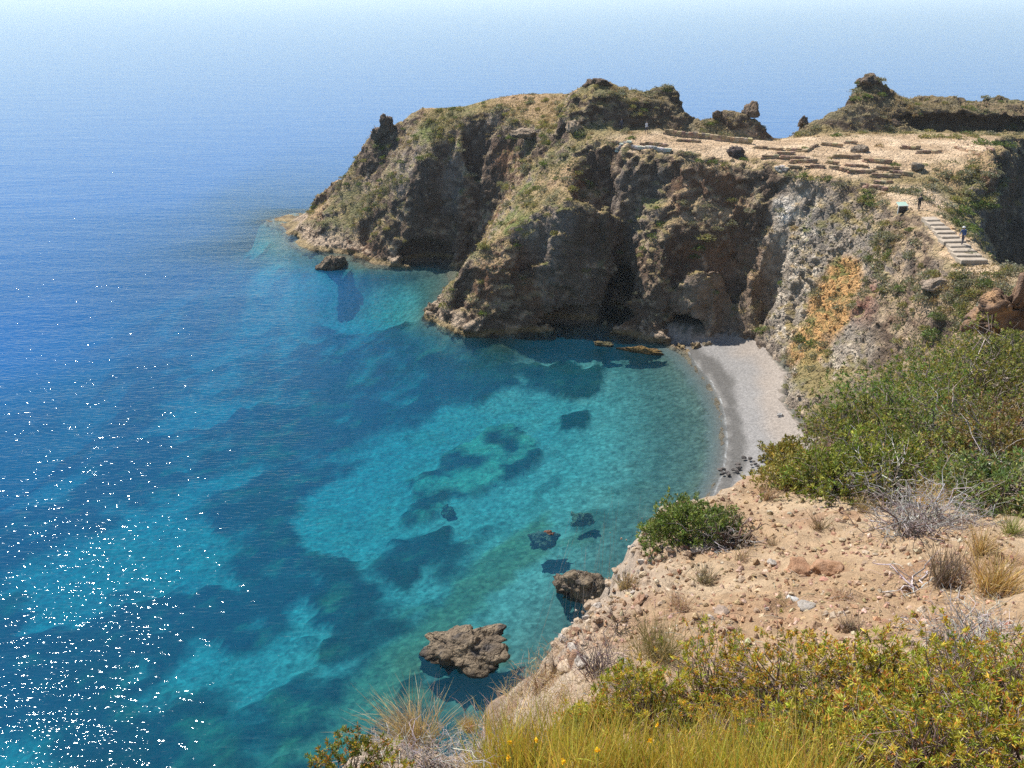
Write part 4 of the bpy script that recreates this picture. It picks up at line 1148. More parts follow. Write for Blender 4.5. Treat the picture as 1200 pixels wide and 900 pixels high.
def person(loc, face, top, legs, skin, hair, label, lean=.1, stride=.18, arm=.15, hat=None, pack=None, h=1.72):
    root = empty('person', loc, face)
    tag(root, label, 'person', None)
    s = h / 1.72
    sy = lean
    J = [(0, 0, .92), (0, .25 * sy, 1.14), (0, .55 * sy, 1.36), (0, .75 * sy, 1.47), (0, .9 * sy, 1.56), (0, 1.0 * sy, 1.66),
         (-.09, 0, .88), (-.10, stride * .55, .48), (-.10, stride * .9, .09), (-.10, stride * .9 + .15, .03),
         (.09, 0, .88), (.10, -stride * .35, .48), (.10, -stride * .95, .10), (.10, -stride * .95 + .15, .03),
         (-.18, .57 * sy, 1.38), (-.24, .5 * sy - arm * .4, 1.11), (-.23, .5 * sy + arm * .9, .88), (-.22, .5 * sy + arm * 1.2, .80),
         (.18, .57 * sy, 1.38), (.24, .5 * sy + arm * .3, 1.11), (.23, .5 * sy + arm * 1.6, .90), (.22, .5 * sy + arm * 1.9, .83)]
    E_ = [(0, 1), (1, 2), (2, 3), (3, 4), (4, 5), (0, 6), (6, 7), (7, 8), (8, 9), (0, 10), (10, 11), (11, 12), (12, 13), (2, 14), (14, 15), (15, 16), (16, 17), (2, 18), (18, 19), (19, 20), (20, 21)]
    R_ = [(.15, .11), (.145, .10), (.165, .11), .058, .088, .078, .09, .065, .045, .035, .09, .065, .045, .035, .062, .046, .036, .034, .062, .046, .036, .034]
    J = [tuple(s * q for q in j) for j in J]
    me = skin_body('body', J, E_, [tuple(s * q for q in rr) if isinstance(rr, tuple) else s * rr for rr in R_])
    co = np.empty(len(me.vertices) * 3, np.float32); me.vertices.foreach_get('co', co); co = co.reshape(-1, 3)
    z = co[:, 2] / s
    c = np.tile(np.array(top), (len(co), 1))
    c[(z < .93) & (np.abs(co[:, 0]) < .19 * s)] = legs
    c[z < .07] = (.05, .045, .04)
    c[z > 1.455] = skin
    c[(np.abs(co[:, 0]) > .19 * s) & (z < .93)] = skin
    at = me.attributes.new('col', 'FLOAT_COLOR', 'POINT')
    at.data.foreach_set('color', np.concatenate([c, np.ones((len(c), 1))], 1).astype(np.float32).ravel())
    me.materials.append(M_PERSON)
    b = bpy.data.objects.new('body', me); COL.objects.link(b); b.parent = root
    hv, hf = ICO[3]
    hd = np.array([0, .95 * sy, 1.62]) * s
    q = hv[:, :]
    keep = (q[:, 2] > -.1) | (q[:, 1] < -.35)
    hm = hv * np.array([.098, .112, .115]) * s; hm[~keep] *= .8
    hm = hm + hd + np.array([0, -.012, .02]) * s
    mesh_np('hair', hm, hf, M_PERSON, True, {'col': np.tile(np.array(hair), (len(hm), 1))}, root)
    if hat:
        ang = np.linspace(0, 2 * math.pi, 17)[:-1]
        rings = [(.17, 0), (.115, .015), (.11, .07), (.06, .10), (.001, .105)]
        V = np.concatenate([np.stack([s * a * np.cos(ang), s * a * np.sin(ang), np.full(16, s * b_)], 1) for a, b_ in rings]) + hd + np.array([0, 0, .065]) * s
        F = np.concatenate([np.stack([np.arange(16) + k * 16, (np.arange(16) + 1) % 16 + k * 16, (np.arange(16) + 1) % 16 + (k + 1) * 16, np.arange(16) + (k + 1) * 16], 1) for k in range(4)])
        mesh_np('hat', V, F, M_PERSON, True, {'col': np.tile(np.array(hat), (len(V), 1))}, root)
    if pack:
        V, F = ICO[3]
        V = np.sign(V) * np.abs(V) ** .6 * np.array([.15, .095, .24]) * s + np.array([0, .45 * sy - .19, 1.2]) * s
        mesh_np('backpack', V, F, M_PERSON, True, {'col': np.tile(np.array(pack), (len(V), 1))}, root)
    return root
SKIN = (.42, .26, .18)
person(hit_head(728, 153), 2.7, (.10, .10, .13), (.04, .045, .07), SKIN, (.05, .035, .03), 'person in dark clothes standing at the far crag', .05, .1)
person(hit_head(757, 156.5), -2.4, (.62, .66, .74), (.035, .04, .06), SKIN, (.07, .05, .04), 'person in pale top and dark trousers standing on the plateau', .05, .14)
person(hit_head(1076, 247), -.6, (.018, .017, .02), (.025, .022, .028), SKIN, (.02, .018, .016), 'person all in black walking past the information stand', .3, .3, pack=(.02, .02, .022))
p4 = Vector(STAIR_L[0]).lerp(Vector(STAIR_L[1]), .32).lerp(Vector(STAIR_R[0]).lerp(Vector(STAIR_R[1]), .32), .62)
p4.z = STAIR_PTS[0][2] + .333 * (STAIR_PTS[1][2] - STAIR_PTS[0][2]) + .055
person(p4, 2.2, (.04, .09, .24), (.05, .05, .07), SKIN, (.3, .28, .26), 'person in blue jacket and pale hat bending forward on the stone steps', .28, .2, hat=(.6, .6, .58), pack=(.10, .16, .3))

# ------------------------------------------------------------------ scrub on the headland
def scrub_proto(name, cols, seed, leaves=260, flat=.75):
    r = np.random.default_rng(seed)
    d, p = dome_tips(leaves, r, .35, .35, seed, -.2)
    P = p * np.array([1, 1, flat])
    n = len(P)
    D = unit(d + .6 * r.normal(size=(n, 3)) + np.array([0, 0, .35]))
    cl = fbm(P + seed, .5, 2, seed)
    v, f, c = leaf_mesh(P - D * .12, D, r.uniform(.22, .42, n), r.uniform(.10, .2, n), np.clip(pal(cols, n, r, .2) * (1 + .3 * cl)[:, None], .01, .9), r)
    return mesh_np(name, v, f, M_LEAF, False, {'col': c}, link=False)
SC = {'grey': [scrub_proto('grey_shrub', [(.24, .235, .16), (.31, .29, .21), (.18, .18, .12)], 400 + k) for k in range(4)],
      'green': [scrub_proto('green_shrub', [(.13, .18, .045), (.18, .23, .065), (.09, .125, .04)], 410 + k) for k in range(4)],
      'olive': [scrub_proto('olive_shrub', [(.25, .24, .085), (.32, .29, .11), (.18, .185, .07)], 420 + k) for k in range(4)],
      'dry': [scrub_proto('dry_herb', [(.34, .25, .14), (.27, .19, .12), (.4, .31, .18)], 430 + k, 200, .9) for k in range(4)]}
WORD = {'grey': 'grey-green', 'green': 'fresh green', 'olive': 'olive green', 'dry': 'straw-brown'}
def zone_of(x, y, z):
    for nm, pl in ZONES:
        if in_poly(np.array([x]), np.array([y]), pl)[0]: return nm
    if x > 47: return 'cliff right of the stone steps' if y < 118 else 'far side of the sandy field'
    if y > 131 and x > 8: return 'rear crags'
    if y > 134: return 'flank between the two headlands'
    if z < 20.5: return 'ledges above the shaded wall' if x < 31 else 'pale cliff over the beach'
    return 'rim of the plateau' if y < 124 else 'ground before the flat-topped crag'
ZONES = [('cape slope', askyl[1:] + aridge[::-1]), ('crest of the second headland', crest[2:] + bflank[::-1]), ('slope under the stone steps', dcrest + elow[1:] + [stairl[-1]] + stairl[::-1])]
cnt = {}
rs = np.random.default_rng(77)
PXV = (HV - np.array([0, 0, CAM_H]))
_fw = PXV[:, 1] * math.cos(PITCH) - PXV[:, 2] * math.sin(PITCH); _up = PXV[:, 1] * math.sin(PITCH) + PXV[:, 2] * math.cos(PITCH)
VPX = 600 + FPX * PXV[:, 0] / _fw; VPY = 450 - FPX * _up / _fw
facing = (HN * -unit(PXV)).sum(1) > 0.02
okv = facing & (HN[:, 2] > .36) & (HV[:, 2] > 2.5) & (VPX > -20) & (VPX < 1230) & (HV[:, 1] > 60)
sandy = np.maximum.reduce([blob(HV, PY(850, 172, 124), (25, 7, 9)), blob(HV, PY(985, 190, 115), (21, 7, 8)), blob(HV, PY(1070, 172, 121), (21, 9, 8)), blob(HV, PY(1070, 240, 97), (5, 6, 4)), blob(HV, PY(1110, 275, 85), (5, 9, 4))])
patch = fbm(HV, 6, 3, 88)
wgt = okv * (0.25 + sstep(-.2, .35, patch)) * (1 - .95 * sandy) * (1 + .8 * bilin(soft_zone, HV[:, 0], HV[:, 1]) + 2.2 * bilin(E_ZONE, HV[:, 0], HV[:, 1]))
def sample_v(n, extra=None):
    w = wgt * (extra if extra is not None else 1)
    return rs.choice(len(HV), n, p=w / w.sum())
def add_scrub(kind, i, sc):
    p = HV[i]; z = zone_of(*p)
    me = SC[kind][rs.integers(4)]
    o = put(me.name.split('.')[0], me, p - np.array([0, 0, .12 * sc]), rs.uniform(0, 6), (sc * rs.uniform(.85, 1.25), sc * rs.uniform(.85, 1.25), sc * rs.uniform(.6, .95)))
    tag(o, f'low {WORD[kind]} ' + ('tuft of dry herbs' if kind == 'dry' else 'shrub') + f' on the {z}', 'shrub', f'{WORD[kind]} scrub on the {z}')
for kind, n, lo, hi in (('grey', 285, .4, .95), ('olive', 200, .35, .85), ('green', 130, .35, .95), ('dry', 120, .3, .6)):
    for i in sample_v(n): add_scrub(kind, i, rs.uniform(lo, hi) ** 1.0)
# named larger bushes seen singly
for (px, py, kind, sc) in [(835, 190, 'green', 1.3), (850, 193, 'olive', 1.2), (872, 186, 'green', .9), (820, 188, 'green', .9), (940, 207, 'green', 1.3), (955, 210, 'olive', 1.4), (970, 209, 'green', 1.2), (985, 215, 'grey', 1.4), (925, 206, 'grey', 1.2),
                           (1010, 236, 'olive', 1.3), (1025, 240, 'green', 1.3), (1038, 238, 'grey', 1.4), (1060, 225, 'grey', 1.6), (1072, 222, 'grey', 1.4), (1055, 262, 'grey', 1.2), (1068, 270, 'green', 1.1), (1040, 262, 'olive', 1.3), (1020, 258, 'grey', 1.2), (1045, 285, 'grey', 1.4), (1075, 285, 'grey', 1.3), (1012, 270, 'olive', 1.0),
                           (1120, 235, 'olive', 1.8), (1130, 250, 'green', 1.8), (1118, 262, 'green', 1.6), (1135, 268, 'green', 1.8), (1108, 240, 'grey', 1.5), (1145, 215, 'grey', 1.7), (1160, 205, 'grey', 1.6), (1130, 205, 'grey', 1.6), (1175, 210, 'grey', 1.4), (1150, 240, 'green', 1.4),
                           (1150, 168, 'green', 2.0), (1165, 170, 'green', 2.0), (1180, 170, 'green', 1.7), (1100, 161, 'olive', 1.5), (1120, 162, 'olive', 1.6), (1140, 160, 'olive', 1.4), (1085, 161, 'olive', 1.3), (1031, 172, 'dry', 1.0), (1050, 193, 'green', 1.0),
                           (755, 290, 'green', 1.3), (765, 275, 'green', 1.4), (752, 300, 'olive', 1.1), (775, 262, 'green', 1.2), (820, 290, 'green', 1.6), (828, 278, 'olive', 1.5), (812, 300, 'green', 1.2), (840, 268, 'grey', 1.4), (860, 262, 'grey', 1.3),
                           (1035, 325, 'grey', 1.5), (1050, 340, 'grey', 1.4), (1070, 330, 'grey', 1.4), (1085, 350, 'grey', 1.3), (1060, 370, 'grey', 1.3), (1110, 350, 'grey', 1.2), (1055, 385, 'grey', 1.4), (1130, 340, 'green', 1.1), (1145, 330, 'grey', 1.2), (1100, 320, 'olive', 1.2), (1125, 312, 'olive', 1.0)]:
    hp = hit_head(px, py)
    if hp is not None: 
        i = int(np.argmin(((HV - np.array(hp)) ** 2).sum(1))); add_scrub(kind, i, sc * .62)
# the finest herbs nobody could count
def herb_cover(n):
    ii = sample_v(n)
    r = rs; m = 9
    P = np.repeat(HV[ii], m, 0) + r.normal(size=(n * m, 3)) * np.array([.22, .22, .05])
    D = unit(r.normal(size=(n * m, 3)) * .6 + np.array([0, 0, 1]))
    base = np.where((fbm(HV[ii], 7, 2, 99) > 0)[:, None], np.array([.17, .175, .085]), np.array([.32, .25, .14])) * r.uniform(.6, 1.3, (n, 1))
    v, f, c = leaf_mesh(P - D * .05, D, r.uniform(.12, .3, n * m), r.uniform(.06, .12, n * m), np.clip(np.repeat(base, m, 0), .01, .8), r)
    tag(mesh_np('herb_cover', v, f, M_LEAF, False, {'col': c}), 'fine low herbs and dry grass covering the headland slopes', kind='stuff')
herb_cover(9000)
def rubble_cover(n):
    """broken stones lying on and sticking out of the cliffs"""
    m = facing & (HV[:, 2] > .6) & (HV[:, 1] > 60)
    wD = np.maximum.reduce([blob(HV, PY(960, 340, 102), (8, 12, 13)), blob(HV, PY(975, 430, 90), (8, 9, 8)), .5 * blob(HV, PY(1050, 300, 90), (10, 12, 8))])
    w = m * (.04 + wD * (HN[:, 2] > .05) + .35 * (HN[:, 2] > .35) * rkv * (1 - sandy))
    ii = rs.choice(len(HV), n, p=w / w.sum())
    V0, F0 = ICO[2]; V0, F0 = ICO1
    V = HV[ii][:, None] + V0[None] * (rs.uniform(.05, .22, (n, 1, 1)) * rs.uniform(.6, 1.4, (n, 1, 3))) * (1 + .25 * rs.normal(size=(n, len(V0), 1)))
    F = (F0[None] + (np.arange(n) * len(V0))[:, None, None]).reshape(-1, 3)
    c = headland_colour(HV[ii], HN[ii]) * rs.uniform(.75, 1.2, (n, 1))
    tag(mesh_np('rubble', V.reshape(-1, 3), F, M_STONE, False, {'col': np.clip(np.repeat(c, len(V0), 0), .01, .85)}), 'loose broken stones strewn over the cliffs', kind='stuff')
ICO1 = ico(1)
rubble_cover(4500)
# ------------------------------------------------------------------ near vegetation
GREEN = [(.125, .185, .035), (.16, .22, .05), (.085, .13, .03), (.23, .27, .065)]
r4 = np.random.default_rng(44)
def slant(p): return (Vector(p) - CAMV).length
BIG = [(938, 575, 44, 1), (985, 582, 60, 0), (1045, 572, 78, 0), (1120, 556, 88, 0), (1190, 556, 80, 2), (1000, 525, 58, 0), (1068, 520, 80, 0), (1145, 494, 88, 0), (1215, 480, 90, 0), (1105, 474, 60, 0), (1168, 446, 58, 1), (1215, 428, 56, 1), (1180, 592, 62, 2), (928, 552, 34, 1), (1045, 492, 44, 1)]
WHERE = ['where the bank meets the beach view, lowest of the thicket', 'spilling over the top of the bare soil', 'with grey dead twigs at its foot', 'above the tangle of white dead branches', 'on the thicket side next to the brown rock', 'at the seaward rim of the thicket', 'in the heart of the thicket', 'with yellow tips in the heart of the thicket', 'high on the slope in the thicket', 'along the upper rim of the thicket', 'directly under the orange outcrop', 'beside the orange outcrop', 'brownish, above the brush pile', 'thin, at the tip of the thicket over the boulders', 'small, at the upper tip of the thicket']
for k, (px, py, rp, kd) in enumerate(BIG):
    p = hit_ground(px, py)
    R = rp * slant(p) / FPX
    cols = [GREEN, [(.19, .22, .055), (.25, .26, .075), (.13, .16, .04)], [(.17, .165, .055), (.23, .19, .08), (.11, .125, .04)]][kd]
    hue = np.array([1 + .22 * r4.normal(), 1 + .10 * r4.normal(), 1 + .2 * r4.normal()]).clip(.7, 1.45) * r4.uniform(.85, 1.3)
    cols = [tuple(np.array(c_) * hue) for c_ in cols]
    make_shrub('mastic_shrub', p + Vector((0, .3, -.1)), (R, R * .95, R * .92), int(520 + 320 * R * R), 8, r4.uniform(.065, .09), .032, cols, None,
               f'dense {["green", "yellow-green", "brown-green"][kd]} leafy shrub ' + WHERE[k], 'shrub', 'leafy thicket above the beach', 500 + k, 170, (.24, .20, .17), [(.34, .34, .09), (.36, .24, .11), (.28, .32, .08)], .22, lobes=.42, shell=.3)
for k, (px, py, rp, lab) in enumerate([(1010, 555, 46, 'half-dead brown shrub between the leafy shrubs over the white branches'), (1085, 520, 44, 'twiggy brown shrub in a gap of the leafy thicket'), (1160, 520, 46, 'rusty twiggy shrub deep in the leafy thicket'), (960, 545, 36, 'reddish twiggy shrub at the seaward rim of the thicket'), (1195, 470, 40, 'dry grey-brown shrub high in the thicket')]):
    p = hit_ground(px, py); R = rp * slant(p) / FPX
    make_shrub('withered_shrub', p + Vector((0, -.2, .0)), (R, R * .9, R * 1.25), 330, 6, .06, .02, [(.26, .17, .10), (.2, .17, .07), (.34, .22, .14)], None, lab, seed=545 + k, stems=240, bark=(.27, .22, .19), lobes=.4, shell=.3)
p = hit_ground(806, 640); R = 58 * slant(p) / FPX
make_shrub('mastic_shrub', p + Vector((0, .25, -.05)), (R * 1.05, R * .8, R * .95), 1100, 9, .06, .024, [(.16, .22, .05), (.21, .26, .075), (.11, .16, .04)], None, 'rounded green shrub clinging to the rim of the soil bank over the water', seed=531, stems=90, bark=(.2, .16, .13), tipcol=[(.24, .26, .08)], tipw=.12)
p = hit_ground(845, 625); R = 30 * slant(p) / FPX
make_shrub('mastic_shrub', p + Vector((0, .2, -.05)), (R * 1.3, R, R * 1.0), 260, 7, .05, .02, [(.12, .12, .06), (.16, .14, .08)], None, 'sparse grey twiggy shrub beside the old stump', seed=532, stems=150, bark=(.25, .21, .18))
# foreground yellow-green shrubs with reddening tips
YG = [(.33, .35, .045), (.44, .41, .06), (.19, .25, .04), (.52, .42, .06)]
ORT = [(.62, .27, .06), (.64, .42, .07), (.52, .17, .06)]
FORE = [(760, 842, 62), (838, 836, 80), (925, 838, 92), (1020, 842, 96), (1112, 850, 92), (1198, 838, 84), (880, 890, 70), (985, 905, 86), (1090, 912, 92), (1190, 905, 90), (1235, 860, 70), (700, 868, 44)]
FW = ['with bare red-brown twigs at its left', 'below the pale flat stones', 'in front of the small dark tuft', 'in front of the bare soil', 'under the grey dead bush', 'orange-tipped, under the straw tufts', 'low, behind the golden stalks', 'with dark stems showing between its leaves', 'low and dense, with a pale fallen stick', 'deep green inside, at the foot of the slope', 'tall, with orange tips', 'small, at the rim over the water']
for k, (px, py, rp) in enumerate(FORE):
    p = hit_ground(px, py)
    R = rp * slant(p) / FPX
    make_shrub('spurge_shrub', p + Vector((0, .05, -.04)), (R, R * .95, R * 1.0), int(150 + 560 * R), [20, 14, 24, 17][k % 4], [.034, .044, .028, .038][(k * 3) % 4], [.0085, .0115, .007, .009][(k * 3) % 4], [tuple(np.array(c_) * np.array([[1, 1, 1], [.9, .97, .9], [1.15, 1.0, .9], [1.0, 1.0, 1.2]][(k * 5) % 4])) for c_ in YG], [.3, .34, .13, .23], 'yellow-green spurge shrub ' + FW[k], 'shrub', 'yellow-green shrubs on the near slope', 560 + k, 230, (.23, .175, .145), ORT, [.2, .26, .32, .22][k % 4], lobes=.42, shell=.4)
p = hit_ground(410, 915); R = 46 * slant(p) / FPX
make_shrub('spurge_shrub', p + Vector((0, .03, -.03)), (R * 1.3, R, R * .8), 330, 18, .028, .008, [(.22, .25, .04), (.32, .29, .05), (.15, .19, .03)], None, 'small yellow-green shrub on the outermost rim beside an orange stone', seed=590, stems=70, tipcol=ORT, tipw=.2)
p = hit_ground(352, 908)
tag(put('stone', stone_mesh('stone', (.1, .08, .07), 77, 4, M_STONE, ((.5, .3, .18), (.42, .24, .14))), p), 'orange stone on the outermost rim of the near slope', 'stone')

# golden-green stalks at the very front
STK = [(.46, .44, .09), (.58, .45, .10), (.34, .37, .08), (.66, .44, .13), (.46, .27, .1)]
for k, (px, py) in enumerate([(600, 908), (632, 915), (675, 918), (725, 925), (775, 930), (825, 935), (875, 940), (925, 945), (650, 900), (700, 905), (750, 912), (800, 918), (850, 925), (900, 930), (585, 925), (965, 950)]):
    p = hit_ground(px, py)
    o = make_tuft('broom_stalks', p, 300, .60, .26, .006, STK, 'clump of upright golden-green broom stalks on the near slope', 'grass tuft', 'golden broom stalks on the near slope', 600 + k, .22, [.3, .28, .2, .14, .08], .11)
# yellow flowers on the stalks
FL = [(628, 868), (762, 868), (595, 888), (770, 850), (660, 892), (598, 870), (700, 880)]
for k, (px, py) in enumerate(FL):
    p0 = hit_ground(px, py + 75)
    d = Vector(ray(px, py)); tt = p0.y / d.y
    c = CAMV + d * tt
    r = np.random.default_rng(700 + k)
    root = empty('yellow_flower', (c.x, c.y, p0.z))
    tag(root, 'small bright yellow flower head among the golden stalks', 'flower', 'yellow flowers among the stalks')
    hgt = c.z - p0.z
    n = 26
    D = unit(r.normal(size=(n, 3)) + np.array([0, 0, .6]))
    v, f, cc_ = leaf_mesh(np.tile([0, 0, hgt], (n, 1)) + r.normal(size=(n, 3)) * .004, D, r.uniform(.012, .02, n), r.uniform(.008, .012, n), pal([(.8, .55, .02), (.75, .45, .02)], n, r, .08), r)
    mesh_np('petals', v, f, M_LEAF, False, {'col': cc_}, root)
    v, f, cc_ = tube_mesh(twig_paths(np.array([[0, 0, -.03]]), np.array([[0, 0, hgt]]), r, 6, .03), np.full((1, 6), .0022), np.array([[.2, .24, .06]]))
    mesh_np('stem', v, f, M_BARK, True, {'col': cc_}, root)

# dry grass and dead twigs at the rim over the water
STRAW = [(.50, .36, .17), (.58, .45, .24), (.40, .27, .12), (.62, .44, .14)]
p = hit_ground(550, 856)
make_tuft('dry_grass', p, 1700, .80, .44, .0065, STRAW, 'big arching straw-coloured grass tuft hanging over the water', group=None, seed=720, bend=.42, base=.08, lean=(-.25, .1))
p = hit_ground(490, 872)
make_tuft('dry_grass', p, 600, .55, .55, .0045, [(.5, .40, .27), (.42, .33, .22), (.55, .42, .2)], 'pale dry grass tuft left of the arching straw tuft', seed=721, bend=.5, base=.07, lean=(-.4, .1))
p = hit_ground(610, 880)
make_tuft('dry_grass', p, 380, .34, .45, .005, [(.46, .40, .12), (.5, .36, .15), (.35, .32, .1)], 'olive-yellow grass tuft beside the arching straw tuft', seed=722, bend=.5, base=.08)
for k, (px, py, n, ln) in enumerate([(560, 890, 150, .30), (500, 900, 110, .28), (610, 900, 110, .25), (450, 893, 60, .26)]):
    make_twigs('dead_twigs', hit_ground(px, py), n, ln, .9, .0036, [(.42, .38, .36), (.34, .29, .27), (.5, .46, .43)], ['tangle of pale grey dead twigs under the arching straw tuft', 'tangle of grey dead twigs at the rim behind the small shrub', 'grey dead twigs below the olive-yellow grass', 'sparse bare twigs reaching over the water'][k], seed=730 + k, flat=.55, base=.09)
PINK = [(.45, .30, .22), (.52, .38, .27), (.36, .24, .18)]
for k, (px, py, n, ln) in enumerate([(640, 838, 260, .22), (665, 812, 260, .2), (690, 830, 240, .2), (655, 790, 200, .16), (625, 860, 260, .24), (700, 800, 160, .15), (735, 835, 200, .18), (588, 846, 260, .3), (606, 828, 260, .28), (618, 808, 220, .24), (575, 866, 280, .32), (634, 786, 200, .2), (600, 862, 280, .3), (650, 768, 160, .18)]):
    make_tuft('dry_grass', hit_ground(px, py), n, ln, .6, .004, PINK + STRAW[:2], 'low pinkish dry grass along the rim of the soil bank', group='pinkish dry grass along the rim', seed=740 + k, bend=.6, base=.12)
BROWN = [(.26, .19, .13), (.34, .26, .18), (.2, .15, .11), (.4, .31, .2)]
TUFTS = [(772, 772, 520, .56, [(.26, .24, .10), (.34, .28, .16), (.22, .2, .09), (.42, .33, .2)], 'large olive-brown dry bush of fine stems by the green succulent', .42),
         (735, 690, 230, .36, BROWN + STRAW[:1], 'straw tuft on the rubble rim above the tan sea rock', .4),
         (825, 682, 200, .36, [(.26, .22, .16), (.33, .28, .21)], 'grey-brown round tuft in the middle of the bare soil', .5),
         (795, 712, 200, .34, PINK, 'reddish dry tuft behind the large olive-brown bush', .5),
         (998, 740, 220, .26, [(.16, .11, .09), (.22, .16, .12)], 'small dark brown tuft on bare soil above the yellow shrubs', .55),
         (1108, 682, 300, .62, [(.22, .17, .14), (.28, .21, .17), (.18, .14, .12)], 'dark brown wispy tuft below the brush pile', .3),
         (1165, 690, 360, .62, STRAW + [(.36, .26, .17)], 'tall straw tuft right of the dark wispy tuft', .42),
         (1150, 650, 240, .5, STRAW + [(.36, .26, .17)], 'straw tuft with pale blades above the tall straw tuft', .42),
         (1092, 592, 300, .62, STRAW, 'spreading straw grass above the brush pile', .6),
         (1118, 577, 200, .55, STRAW + BROWN, 'thin straw grass under the white dead branches', .5),
         (760, 800, 260, .24, STRAW, 'pale straw at the foot of the large olive-brown bush', .7),
         (920, 705, 60, .14, [(.3, .28, .14), (.4, .33, .2)], 'tiny green-grey tuft beside the white stone', .6),
         (985, 700, 90, .22, PINK, 'small pinkish tuft left of the fallen branch', .5),
         (870, 655, 90, .3, PINK + BROWN, 'wispy brown tuft on the upper bare soil', .5),
         (905, 640, 80, .28, BROWN, 'thin brown stalks on the upper bare soil', .4),
         (960, 620, 130, .42, BROWN, 'dark dry stalks at the foot of the thicket', .45),
         (1010, 600, 130, .45, BROWN + STRAW[:1], 'dry stalks under the leafy thicket edge', .45),
         (900, 585, 150, .5, PINK + BROWN, 'reddish brown dry stalks beside the old stump', .5),
         (1185, 625, 160, .5, [(.2, .24, .06), (.3, .3, .1)], 'short yellow-green tuft at the foot of the brownish shrub', .5)]
for k, (px, py, n, ln, cols, lab, spd) in enumerate(TUFTS):
    make_tuft('dry_tuft', hit_ground(px, py), n, ln, spd, .0045 if py > 690 else .007, cols, lab, seed=760 + k, bend=.3, base=.10 if n > 250 else .05)
# dead bushes, brush pile, branches
GREY = [(.36, .33, .31), (.28, .25, .24), (.44, .41, .38)]
WHT = [(.55, .52, .48), (.46, .43, .40)]
DEAD = [(1090, 615, 170, 1.0, .009, GREY, 'grey pile of dead brush lying on the bare soil', .35, .28), (1065, 630, 60, .9, .012, [(.2, .15, .13), (.3, .26, .24)], 'dark dead root sticking out of the brush pile', .7, .08),
        (1135, 562, 46, 1.15, .018, WHT, 'white dead branches at the foot of the thicket', .8, .12), (1040, 582, 34, 1.05, .017, WHT, 'white bare branches under the leafy thicket', .9, .12), (1180, 580, 50, 1.0, .014, WHT + GREY, 'grey dead branches under the brownish shrub', .6, .15),
        (1130, 765, 110, .5, .006, GREY + WHT, 'grey bare dead bush standing among the yellow shrubs', .9, .08), (1160, 745, 60, .42, .005, WHT, 'pale bare twigs beside the grey dead bush', .9, .08), (1075, 690, 9, .55, .012, WHT, 'pale forked branch fallen on the soil', .25, .06),
        (862, 640, 22, .55, .02, [(.13, .09, .07), (.2, .15, .12)], 'old dark stump with broken roots on the soil bank', .9, .06), (700, 790, 60, .40, .005, [(.2, .15, .14), (.28, .22, .2)], 'dark upright dry stalks beside the succulent', 2.2, .06), (725, 740, 10, .36, .007, [(.2, .15, .13)], 'crooked bare twig standing on the rubble rim', 2.5, .03),
        (840, 640, 60, .6, .008, GREY, 'grey twigs at the foot of the sparse shrub', .6, .12), (740, 832, 16, .3, .004, GREY, 'thin grey twigs lying at the rim', .2, .1)]
for k, (px, py, n, ln, rad, cols, lab, fl, bs) in enumerate(DEAD):
    make_twigs('dead_branches', hit_ground(px, py), n, ln, .7, rad, cols, lab, seed=800 + k, flat=fl, base=bs)
# succulent stem
p = hit_ground(723, 800)
root = empty('succulent', p); tag(root, 'upright green ribbed succulent stem on the rim', 'succulent')
an = np.linspace(0, 2 * math.pi, 13)[:-1]
zs_ = np.linspace(-.03, .27, 14)
rr_ = np.interp(zs_, [-.03, .0, .06, .2, .25, .27], [.012, .014, .021, .019, .011, .002])
V = np.concatenate([np.stack([(q * (1 + .22 * np.cos(6 * an))) * np.cos(an) + .06 * z_ * z_ / .1, (q * (1 + .22 * np.cos(6 * an))) * np.sin(an), np.full(12, z_)], 1) for q, z_ in zip(rr_, zs_)])
F = np.concatenate([np.stack([np.arange(12) + k * 12, (np.arange(12) + 1) % 12 + k * 12, (np.arange(12) + 1) % 12 + (k + 1) * 12, np.arange(12) + (k + 1) * 12], 1) for k in range(13)])
mesh_np('stem', V, F, M_LEAF, True, {'col': np.tile(np.array([.14, .25, .06]), (len(V), 1)) * np.repeat(np.where(zs_ < .02, .5, 1), 12)[:, None]}, root)
r = np.random.default_rng(9); n = 40
kk = r.integers(3, 12, n); aa = r.choice(an[::2], n)
Bp = np.stack([rr_[kk] * 1.2 * np.cos(aa) + .6 * zs_[kk] ** 2, rr_[kk] * 1.2 * np.sin(aa), zs_[kk]], 1)
v, f, c = leaf_mesh(Bp, np.stack([np.cos(aa), np.sin(aa), np.full(n, .3)], 1), np.full(n, .012), np.full(n, .003), np.tile([.4, .35, .25], (n, 1)), r)
tag(mesh_np('spines', v, f, M_BARK, False, {'col': c}, root), kind='stuff')

# ------------------------------------------------------------------ stones on the soil
def soil_stone(px, py, wpx, lab, cols, seed, flat=.5):
    p = hit_ground(px, py); w = wpx * slant(p) / FPX * .5
    tag(put('stone', stone_mesh('stone', (w, w * .75, w * flat), seed, 4, M_STONE, cols), p, seed * .7), lab, 'stone')
soil_stone(929, 702, 17, 'white chalky stone on the bare soil', ((.58, .57, .55), (.48, .46, .44)), 901, .35)
soil_stone(947, 711, 26, 'grey-white flat stone beside the white chalky stone', ((.33, .30, .27), (.27, .24, .2)), 902, .6)
soil_stone(822, 643, 28, 'pale flat slab on the rim by the rounded green shrub', ((.5, .44, .37), (.42, .36, .3)), 903, .35)
soil_stone(845, 718, 22, 'dark-shadowed flat stone on the bare soil', ((.36, .28, .22), (.28, .2, .15)), 904, .5)
soil_stone(905, 660, 14, 'grey stone under the thin brown stalks', ((.42, .38, .33), (.34, .3, .26)), 905, .7)
soil_stone(938, 665, 40, 'broken reddish clod at the head of the small soil scarp', ((.30, .17, .10), (.38, .23, .14)), 906, .5)
